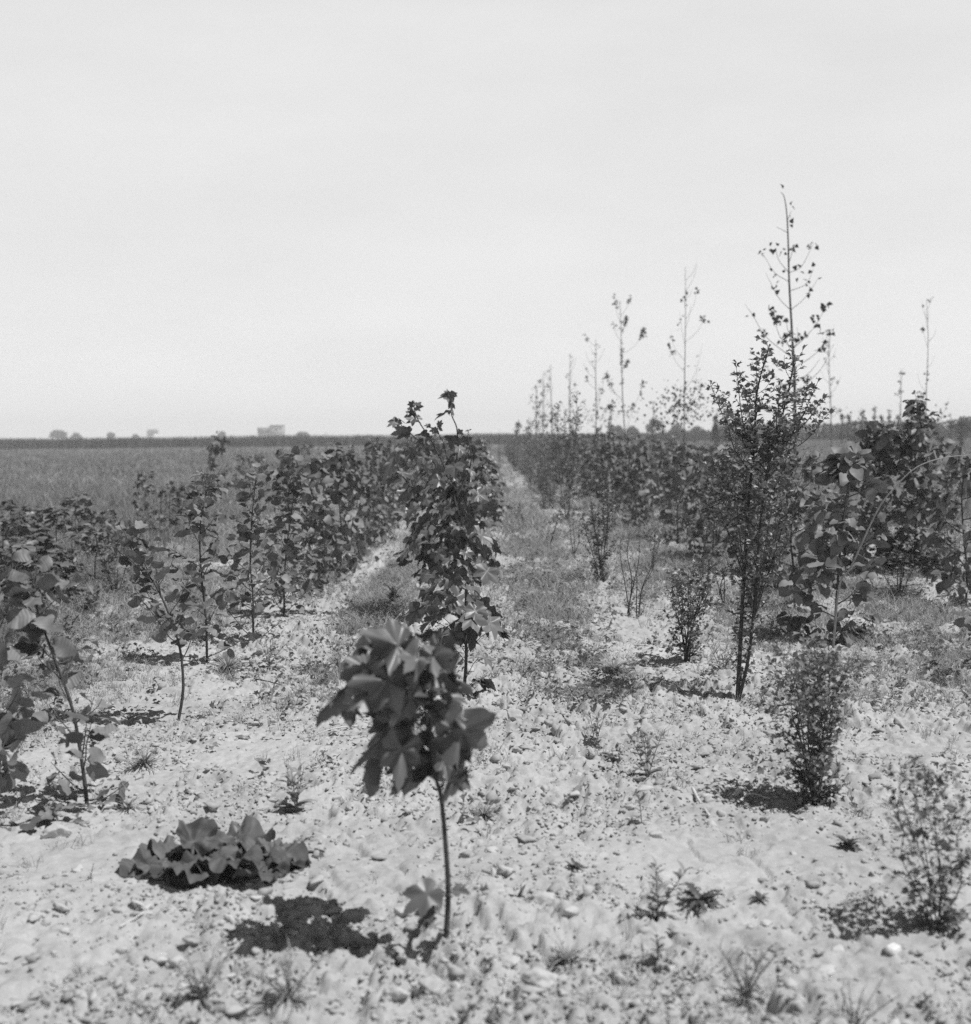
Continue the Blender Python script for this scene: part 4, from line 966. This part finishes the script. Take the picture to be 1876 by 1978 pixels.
rock(955, 1722, 52, 304, 'rounded clod right of the front maple stem above the foot')
rock(1050, 1745, 58, 305, 'wide flat clod behind the tiny two leaved seedling')
rock(985, 1862, 46, 306, 'clod touching the upright dry stalk at the bottom')
rock(842, 1902, 66, 314, 'tall clod below the front maple shadow, dark on its shaded side', flat=.9)
rock(80, 1590, 40, 307, 'dark shaded clod at the foot of the nearest alder')
rock(110, 1612, 60, 308, 'larger shaded clod below the nearest alder foot')
rock(770, 1950, 44, 309, 'dark round clod at the bottom left of centre')
rock(1480, 1780, 30, 310, 'small clod below the tiny ragged weed')
rock(700, 1615, 28, 311, 'pale small clod left of the front maple stem')
rock(1590, 1870, 54, 312, 'flat clod left of the bright white stone')
rock(300, 1850, 50, 313, 'smooth clod below the crinkled rosette near the bottom left')

# ---- countless low weeds between the rows, and the meadow
def blades(mb, x, y, h, w, lean, rng, seg=3):
    n = len(x); z = height(x, y) - .004
    a = rng.random(n) * 2 * PI; ca, sa = np.cos(a), np.sin(a)
    la = lean * h * (.4 + rng.random(n)); b = rng.random(n) * 2 * PI
    lx, ly = np.cos(b) * la, np.sin(b) * la
    V = []
    for s in range(seg):
        t = s / seg; ww = w * (1 - t * .75)
        cx = x + lx * t * t; cy = y + ly * t * t; cz = z + h * t * (1 - .25 * t * lean)
        V.append(np.stack([cx - ca * ww, cy - sa * ww, cz], 1)); V.append(np.stack([cx + ca * ww, cy + sa * ww, cz], 1))
    V.append(np.stack([x + lx, y + ly, z + h * (1 - .25 * lean)], 1))
    V = np.stack(V, 1); k = V.shape[1]; base = mb.n
    mb.v.append(V.reshape(-1, 3).astype(np.float32)); mb.n += n * k; off = (np.arange(n) * k)[:, None]
    for s in range(seg - 1):
        mb.f.append(off + np.array([2 * s, 2 * s + 1, 2 * s + 3, 2 * s + 2]) + base)
    mb.f.append(off + np.array([2 * seg - 2, 2 * seg - 1, 2 * seg]) + base)

def weeds():
    rng = np.random.default_rng(401); mb = MB()
    def mask(x, y):
        n = fbm(x * 1.9, y * 1.1, 71, 3); n2 = fbm(x * 6, y * 5, 72, 2)
        g = lambda c, s: np.exp(-((x - c) / s) ** 2)
        strip = 1.3 * g(-.80, .16) * np.clip((y - 6.2) / 1.2, 0, 1) + 1.4 * g(.50, .22) * np.clip((y - 6.3) / 1.0, 0, 1) + .75 * g(1.75, .35) * np.clip((y - 6.0) / 2, 0, 1) + .8 * g(2.7, .5) * np.clip((y - 6.0) / 1.5, 0, 1) + 1.0 * np.clip((-1.75 - x) / .6, 0, 1) * np.clip((y - 5.2) / 2, 0, 1)
        m = strip * np.clip((n - .30) * 4.5, 0, 1) * 1.2 * np.clip((fbm(x * 5, y * 4, 76, 2) - .3) * 5, 0.15, 1) + .12 * np.clip((n2 - .5) * 4, 0, 1) * np.clip((y - 3.2) / 5, .25, 1) + np.clip((y - 10) / 16, 0, .38) * np.clip((n - .30) * 2.5, 0, 1) * (1 - .75 * g(.25, .35) - .7 * g(-1.05, .28))
        return np.clip(m, 0, 1)
    # tufts: centre, then blades round it
    for (ya, yb, nt, nb, hh, ww) in ((3.0, 9, 40000, 16, .062, .0014), (9, 16, 46000, 12, .10, .0026), (16, 32, 30000, 8, .14, .006), (32, 80, 22000, 6, .2, .014)):
        y = ya + (yb - ya) * rng.random(nt); x = (rng.random(nt) * 2 - 1) * (.41 * y + .9)
        k = rng.random(nt) < mask(x, y); x, y = x[k], y[k]; n = len(x)
        th = hh * (.5 + rng.random(n))
        X = np.repeat(x, nb) + rng.normal(size=n * nb) * hh * .28; Y = np.repeat(y, nb) + rng.normal(size=n * nb) * hh * .28
        blades(mb, X, Y, np.repeat(th, nb) * (.5 + .8 * rng.random(n * nb)), np.full(n * nb, ww), .9, rng, 2)
        print('weeds', n * nb)
    tag(mb.build('ground_weeds', M['weed'], smooth=False), 'low feathery weeds and grass patches between the rows', 'weeds', kind='stuff')
    mb = MB(); nt = 17000; y = 4.5 + 20 * rng.random(nt) ** 1.3; x = (rng.random(nt) * 2 - 1) * (.41 * y + .9)
    k = rng.random(nt) < mask(x, y) * .8 + .015 + .10 * np.clip((y - 6) / 6, 0, 1) * (fbm(x * 1.3, y, 99, 2) > .5) + .6 * np.exp(-((x - .5) / .22) ** 2) * (y > 6.3); x, y = x[k], y[k]; nb = 9; n = len(x) * nb
    X = np.repeat(x, nb) + rng.normal(size=n) * .03; Y = np.repeat(y, nb) + rng.normal(size=n) * .03
    pos = np.stack([X, Y, height(X, Y) + .01 + .07 * rng.random(n) ** 1.5], 1)
    leaves(mb, 'small', pos, rng.normal(size=(n, 3)) * [1, 1, .5] + [0, 0, .25], rng.normal(size=(n, 3)) * .4 + [0, 0, 1], (.016 + .022 * rng.random(n)) * (1 + y.repeat(nb) * .03), .5, .3, .05, 1.0, rng)
    tag(mb.build('broadleaf_weeds', M['midweed'], smooth=False), 'scruffy low broad leaved weeds scattered over the soil between the rows', 'weeds', kind='stuff')
    mb = MB()
    for (ya, yb, n, h0, ww, x1) in ((8.5, 14, 50000, .15, .0026, -3.0), (10, 40, 100000, .20, .006, -3.4), (22, 100, 120000, .25, .015, -4.2), (40, 160, 120000, .27, .035, -4.2)):
        u = rng.random(n); y = ya + (yb - ya) * u ** (1.3 if ya < 20 else 1.8)
        x0 = -.46 * y - 1.2; x = x0 + (np.minimum(x1, x1) - x0) * rng.random(n)
        if ya >= 40: x = np.where(y > 72, x0 * (1 - 2 * rng.random(n)), x)# * (1 - 2 * rng.random(n))
        dens = np.clip((x1 + .4 - x) / 1.2, .15, 1) if ya < 40 else np.where(x > -3, .8, 1.0) * np.clip((fbm(x * .8, y * .4, 81, 3) - .22) * 4, .25, 1)
        dens = dens * np.clip((y - ya) / (.3 * (yb - ya)) + (.6 if ya < 10 else .0), 0, 1) * np.clip((yb - y) / (.3 * (yb - ya)) + (1 if ya > 60 else 0), 0, 1)
        k = rng.random(n) < dens; x, y = x[k], y[k]; n = len(x)
        blades(mb, x, y, h0 * (.4 + .9 * rng.random(n)) * (.6 + .8 * fbm(x * .5, y * .3, 83, 2)), np.full(n, ww), .45, rng, 2)
    # grass beyond the right rows
    n = 90000; y = 18 + 150 * rng.random(n) ** 1.9; x = 4.6 + (.46 * y - 3.2) * rng.random(n)
    k = x < .46 * y + 1.2; x, y = x[k], y[k]; n = len(x)
    blades(mb, x, y, (.13 + .18 * np.clip(y / 60, 0, 1)) * (.4 + .9 * rng.random(n)), .0026 + y * .00022, .5, rng, 2)
    tag(mb.build('meadow_grass', M['grass'], smooth=False), 'rough grey meadow grass beside and beyond the plantation', 'grass', kind='stuff')
weeds()

# ------------------------------------------------------------------ the far edge: crop belt, hedge, trees, farm buildings
def belt():
    rng = np.random.default_rng(501); mb = MB()
    n = 60000; x = -150 + 270 * rng.random(n); y = 150 + 20 * rng.random(n) - x * .02
    blades(mb, x, y, 1.3 * (.75 + .35 * rng.random(n)) * (.68 + .6 * fbm(x * .12, y * .12, 5, 3)), np.full(n, .07), .25, rng, 2)
    tag(mb.build('crop_belt', M['crop'], smooth=False), 'dark even belt of standing crop along the horizon', 'crop', kind='stuff')
belt()

def far_tree(px, top, wpx, y, seed, label, name='distant_tree', cat='tree', group='distant trees', base_gap=.12):
    rng = np.random.default_rng(seed); q = P(px, 838, y); b = np.array([q[0], y, hz(q[0], y)])
    H = P(px, top, y)[2] - b[2]; W = wpx / FPX * y
    tr, cr = MB(), MB()
    tube(tr, spline([b - [0, 0, .1], b, b + [0, 0, H * .5], b + [W * .03, 0, H * .8]], 3), np.linspace(.12, .03, 10), 6)
    for k in range(4):
        a = rng.random() * 6.28; tube(tr, [b + [0, 0, H * .3], b + [math.cos(a) * W * .15, math.sin(a) * W * .15, H * .55], b + [math.cos(a) * W * .3, math.sin(a) * W * .3, H * .75]], [.06, .04, .02], 5)
    nc = 14; c = []
    for k in range(nc):
        v = unit(rng.normal(size=3)); v[2] = abs(v[2]) * .9 + .0
        c.append(b + np.array([v[0] * W * .36, v[1] * W * .36, H * (base_gap + .25) + v[2] * H * (.6 - base_gap)]))
    n = 900; idx = rng.integers(nc, size=n); v = unit(rng.normal(size=(n, 3))) * (rng.random(n) ** .4)[:, None]
    pos = np.array(c)[idx] + v * np.array([W * .2, W * .2, H * .17]); pos[:, 2] = np.maximum(pos[:, 2], b[2] + H * base_gap)
    s = max(.16, .0011 * y)
    leaves(cr, 'poplar', pos, rng.normal(size=(n, 3)) + [0, 0, -.3], rng.normal(size=(n, 3)) + [0, 0, .5], s * (.7 + .7 * rng.random(n)), .4, .2, .03, 1.2, rng)
    o = thing(name, label, cat, b, group); tr.build('trunk', M['bark'], o, True, b); cr.build('crown', M['fartree'], o, True, b)

far_tree(113, 829, 34, 480, 601, 'round hazy tree on the left horizon, largest there')
far_tree(148, 836, 26, 480, 602, 'low hazy bush right of the round tree on the left horizon', 'distant_bush', 'bush', base_gap=.02)
far_tree(214, 834, 16, 480, 603, 'small hazy bush left of the white walled cottage', 'distant_bush', 'bush', base_gap=.02)
far_tree(429, 833, 16, 480, 604, 'hazy bush between the cottage and the flat roofed farmhouse', 'distant_bush', 'bush', base_gap=.02)
far_tree(262, 838, 12, 480, 615, 'tiny hazy bush touching the left side of the cottage', 'distant_bush', 'bush', base_gap=.02)
far_tree(584, 833, 24, 480, 605, 'long low hazy thicket right of the flat roofed farmhouse', 'distant_bush', 'bush', base_gap=.02)
far_tree(1190, 820, 34, 230, 606, 'low domed tree behind the leafy tufted poplar')
far_tree(1222, 822, 26, 230, 607, 'smaller domed tree between two larger ones behind the poplars')
far_tree(1266, 806, 42, 230, 608, 'largest domed tree on the horizon just left of the second tallest poplar')
far_tree(1310, 816, 30, 230, 609, 'domed tree directly behind the second tallest poplar')
far_tree(1350, 822, 36, 230, 610, 'low wide tree between the second tallest poplar and the tall hawthorn')
far_tree(1678, 815, 26, 230, 611, 'pale pointed tree above the far hedge on the right')
far_tree(1640, 822, 20, 230, 612, 'small tree in the far hedge left of the pale pointed one')
far_tree(1866, 800, 46, 120, 613, 'dense dark tree cut by the right edge on the horizon')
far_tree(1500, 824, 40, 230, 614, 'low tree in the far hedge seen right beside the tall hawthorn')

def hedge():
    rng = np.random.default_rng(520); o = None
    x0, x1, y = 28, 84, 168
    tr, cr = MB(), MB(); n = 9000
    x = x0 + (x1 - x0) * rng.random(n); hh = 1.5 + .9 * fbm(x * .35, x * 0, 9, 3)
    pos = np.stack([x, y + rng.normal(size=n) * .7, .1 + hh * rng.random(n) ** .7], 1)
    leaves(cr, 'poplar', pos, rng.normal(size=(n, 3)) + [0, 0, -.3], rng.normal(size=(n, 3)) + [0, 0, .5], .2 + .15 * rng.random(n), .4, .2, .03, 1.2, rng)
    for k in range(40):
        xx = x0 + (x1 - x0) * (k + .5) / 40; tube(tr, [[xx, y, -.05], [xx + .1, y, .7], [xx, y, 1.4]], [.05, .04, .02], 5)
    b = np.array([(x0 + x1) / 2, y, 0.]); t = thing('distant_hedge', 'long dark hedge along the right horizon behind the poplars', 'hedge', b)
    tr.build('trunks', M['bark'], t, True, b); cr.build('foliage', M['fartree'], t, True, b)
hedge()

def box(mb, x0, x1, y0, y1, z0, z1):
    v = [[x, y, z] for z in (z0, z1) for x, y in ((x0, y0), (x1, y0), (x1, y1), (x0, y1))]
    mb.add(v, [[0, 3, 2, 1], [4, 5, 6, 7], [0, 1, 5, 4], [1, 2, 6, 5], [2, 3, 7, 6], [3, 0, 4, 7]])
def gable(mb, x0, x1, y0, y1, z0, z1):
    ym = (y0 + y1) / 2; o = .25
    mb.add([[x0 - o, y0 - o, z0], [x1 + o, y0 - o, z0], [x1 + o, ym, z1], [x0 - o, ym, z1], [x1 + o, y1 + o, z0], [x0 - o, y1 + o, z0]], [[0, 1, 2, 3], [3, 2, 4, 5]])
    mb.add([[x0 - o, y0 - o, z0], [x0 - o, ym, z1], [x0 - o, y1 + o, z0], [x1 + o, y0 - o, z0], [x1 + o, y1 + o, z0], [x1 + o, ym, z1]], [[0, 1, 2], [3, 4, 5]])
    mb.add([[x0 - o, y0 - o, z0], [x1 + o, y0 - o, z0], [x1 + o, y1 + o, z0], [x0 - o, y1 + o, z0]], [[0, 3, 2, 1]])

def farm():
    y = 480.0
    xa, xb, xc = P(497, 838, y)[0], P(521, 838, y)[0], P(546, 838, y)[0]
    zt, zl = P(533, 821, y)[2], P(509, 825, y)[2]
    t = thing('farmhouse', 'pale flat roofed farmhouse with a taller right block on the left horizon', 'house', (xb, y, 0), 'distant farm buildings')
    off = np.array([xb, y, 0])
    w = MB(); box(w, xb, xc, y, y + 6, -.3, zt - .2); w.build('tall_block', M['wall'], t, False, off)
    w = MB(); box(w, xa, xb - .01, y + .5, y + 6, 1.9, zl - .15); w.build('low_wing', M['roof'], t, False, off)
    w = MB(); box(w, xa + .2, xb - .02, y + .8, y + 5.8, -.3, 1.88); w.build('white_base_wall', M['white'], t, False, off)
    w = MB(); box(w, xb - .15, xc + .15, y - .15, y + 6.15, zt - .19, zt); w.build('roof', M['roof'], t, False, off)
    for k, (cx, cz) in enumerate(((.55, .62), (.55, .2), (.85, .7))):
        m = MB(); x = xb + (xc - xb) * cx; z = (zt) * cz; s = .42 if k < 2 else .25
        box(m, x - s, x + s, y - .06, y - .01, z, z + 2 * s); m.build('window', M['glass'], t, False, off)
    xa, xb = P(284, 838, y)[0], P(299, 838, y)[0]; zt = P(291, 831, y)[2]; zm = P(291, 835.5, y)[2]
    off = np.array([(xa + xb) / 2, y, 0]); t = thing('cottage', 'tiny white walled cottage with a grey roof on the left horizon', 'house', off, 'distant farm buildings')
    w = MB(); box(w, xa, xb, y, y + 5, -.3, zm); w.build('wall', M['white'], t, False, off)
    w = MB(); gable(w, xa, xb, y, y + 5, zm + .02, zt + .3); w.build('roof', M['roof'], t, False, off)
    w = MB(); xm = (xa + xb) / 2; box(w, xm - .3, xm + .3, y - .05, y - .005, .6, 1.6); w.build('window', M['glass'], t, False, off)
farm()

# ------------------------------------------------------------------ haze
def haze(density):
    mb = MB(); box(mb, -700, 700, -40, 1000, -1.4, 14)
    m, nt, N, L = mat_new('summer_haze'); out = N.new('ShaderNodeOutputMaterial'); v = N.new('ShaderNodeVolumePrincipled')
    v.inputs['Color'].default_value = (.98, .98, .98, 1); v.inputs['Density'].default_value = density
    L.new(v.outputs[0], out.inputs['Volume'])
    o = mb.build('haze', m, smooth=False); tag(o, 'pale summer haze over the plain', 'haze', kind='stuff')
    if hasattr(m, 'cycles'): m.cycles.homogeneous_volume = True
HAZE = 0.0011
if HAZE: haze(HAZE)

# ------------------------------------------------------------------ light
to_sun = unit(np.array([.41, -.17, .88]))
elev = math.asin(to_sun[2]); rot = math.atan2(to_sun[0], to_sun[1])
W = bpy.data.worlds.new('World'); C.world = W; W.use_nodes = True
nt = W.node_tree; nt.nodes.clear()
sky = nt.nodes.new('ShaderNodeTexSky'); sky.sky_type = 'NISHITA'; sky.sun_disc = False
sky.sun_elevation = elev; sky.sun_rotation = rot; sky.air_density = 1.0; sky.dust_density = 3.0; sky.ozone_density = 1.0
bw = nt.nodes.new('ShaderNodeRGBToBW'); bg = nt.nodes.new('ShaderNodeBackground'); wo = nt.nodes.new('ShaderNodeOutputWorld')
SKY_K, VEIL = .09, .74
bg.inputs['Strength'].default_value = 1.0
# a milky summer sky: a pale veil of haze low down, thinning to the clear sky overhead
tcw = nt.nodes.new('ShaderNodeTexCoord'); spw = nt.nodes.new('ShaderNodeSeparateXYZ'); mrw = nt.nodes.new('ShaderNodeMapRange'); mrw.interpolation_type = 'SMOOTHSTEP'
mrw.inputs[1].default_value = .28; mrw.inputs[2].default_value = .46; mrw.inputs[3].default_value = VEIL; mrw.inputs[4].default_value = 0.0
mrh = nt.nodes.new('ShaderNodeMapRange'); mrh.inputs[1].default_value = 0.0; mrh.inputs[2].default_value = .16; mrh.inputs[3].default_value = .10; mrh.inputs[4].default_value = 0.0
adh = nt.nodes.new('ShaderNodeMath'); adh.operation = 'ADD'
nt.links.new(spw.outputs[2], mrh.inputs[0]); nt.links.new(mrh.outputs[0], adh.inputs[0]); nt.links.new(mrw.outputs[0], adh.inputs[1])
mk = nt.nodes.new('ShaderNodeMath'); mk.operation = 'MULTIPLY_ADD'; mk.inputs[1].default_value = SKY_K * .20
nt.links.new(tcw.outputs['Generated'], spw.inputs[0]); nt.links.new(spw.outputs[2], mrw.inputs[0])
nt.links.new(sky.outputs[0], bw.inputs[0]); nt.links.new(bw.outputs[0], mk.inputs[0]); nt.links.new(adh.outputs[0], mk.inputs[2])
nz = nt.nodes.new('ShaderNodeTexNoise'); nz.inputs['Scale'].default_value = 3.5; nz.inputs['Detail'].default_value = 6; nz.inputs['Roughness'].default_value = .6
mpw = nt.nodes.new('ShaderNodeMapping'); mpw.inputs['Scale'].default_value = (1, 1, 3); nt.links.new(tcw.outputs['Generated'], mpw.inputs[0]); nt.links.new(mpw.outputs[0], nz.inputs['Vector'])
mrn = nt.nodes.new('ShaderNodeMapRange'); mrn.inputs[1].default_value = .3; mrn.inputs[2].default_value = .7; mrn.inputs[3].default_value = .955; mrn.inputs[4].default_value = 1.045; nt.links.new(nz.outputs[0], mrn.inputs[0])
mm = nt.nodes.new('ShaderNodeMath'); mm.operation = 'MULTIPLY'; nt.links.new(mk.outputs[0], mm.inputs[0]); nt.links.new(mrn.outputs[0], mm.inputs[1])
nt.links.new(mm.outputs[0], bg.inputs['Color']); nt.links.new(bg.outputs[0], wo.inputs[0])
sl = bpy.data.lights.new('sun', 'SUN'); sl.energy = 5.0; sl.angle = R(.5); sl.color = (1, 1, 1)
so = bpy.data.objects.new('sun', sl); COL.objects.link(so)
so.rotation_euler = Vector(to_sun).to_track_quat('Z', 'Y').to_euler()

# ------------------------------------------------------------------ camera and picture
cd = bpy.data.cameras.new('camera'); co = bpy.data.objects.new('camera', cd); COL.objects.link(co)
mw = Matrix(((_r[0], _u[0], -_f[0], 0), (_r[1], _u[1], -_f[1], 0), (_r[2], _u[2], -_f[2], CAM_H), (0, 0, 0, 1)))
co.matrix_world = mw
cd.sensor_fit = 'VERTICAL'; cd.sensor_height = 56.0; cd.sensor_width = 56.0; cd.lens = FPX / 1978 * 56.0
cd.clip_start = .05; cd.clip_end = 6000
cd.dof.use_dof = True; cd.dof.focus_distance = 6.9; cd.dof.aperture_fstop = 4.5; cd.dof.aperture_blades = 8
C.camera = co
C.view_settings.view_transform = 'Standard'; C.view_settings.look = 'None'; C.view_settings.exposure = 0.0; C.view_settings.gamma = 1
C.render.engine = 'CYCLES'
C.cycles.max_bounces = 5; C.cycles.diffuse_bounces = 3; C.cycles.transmission_bounces = 2; C.cycles.volume_bounces = 1
C.cycles.use_denoising = False
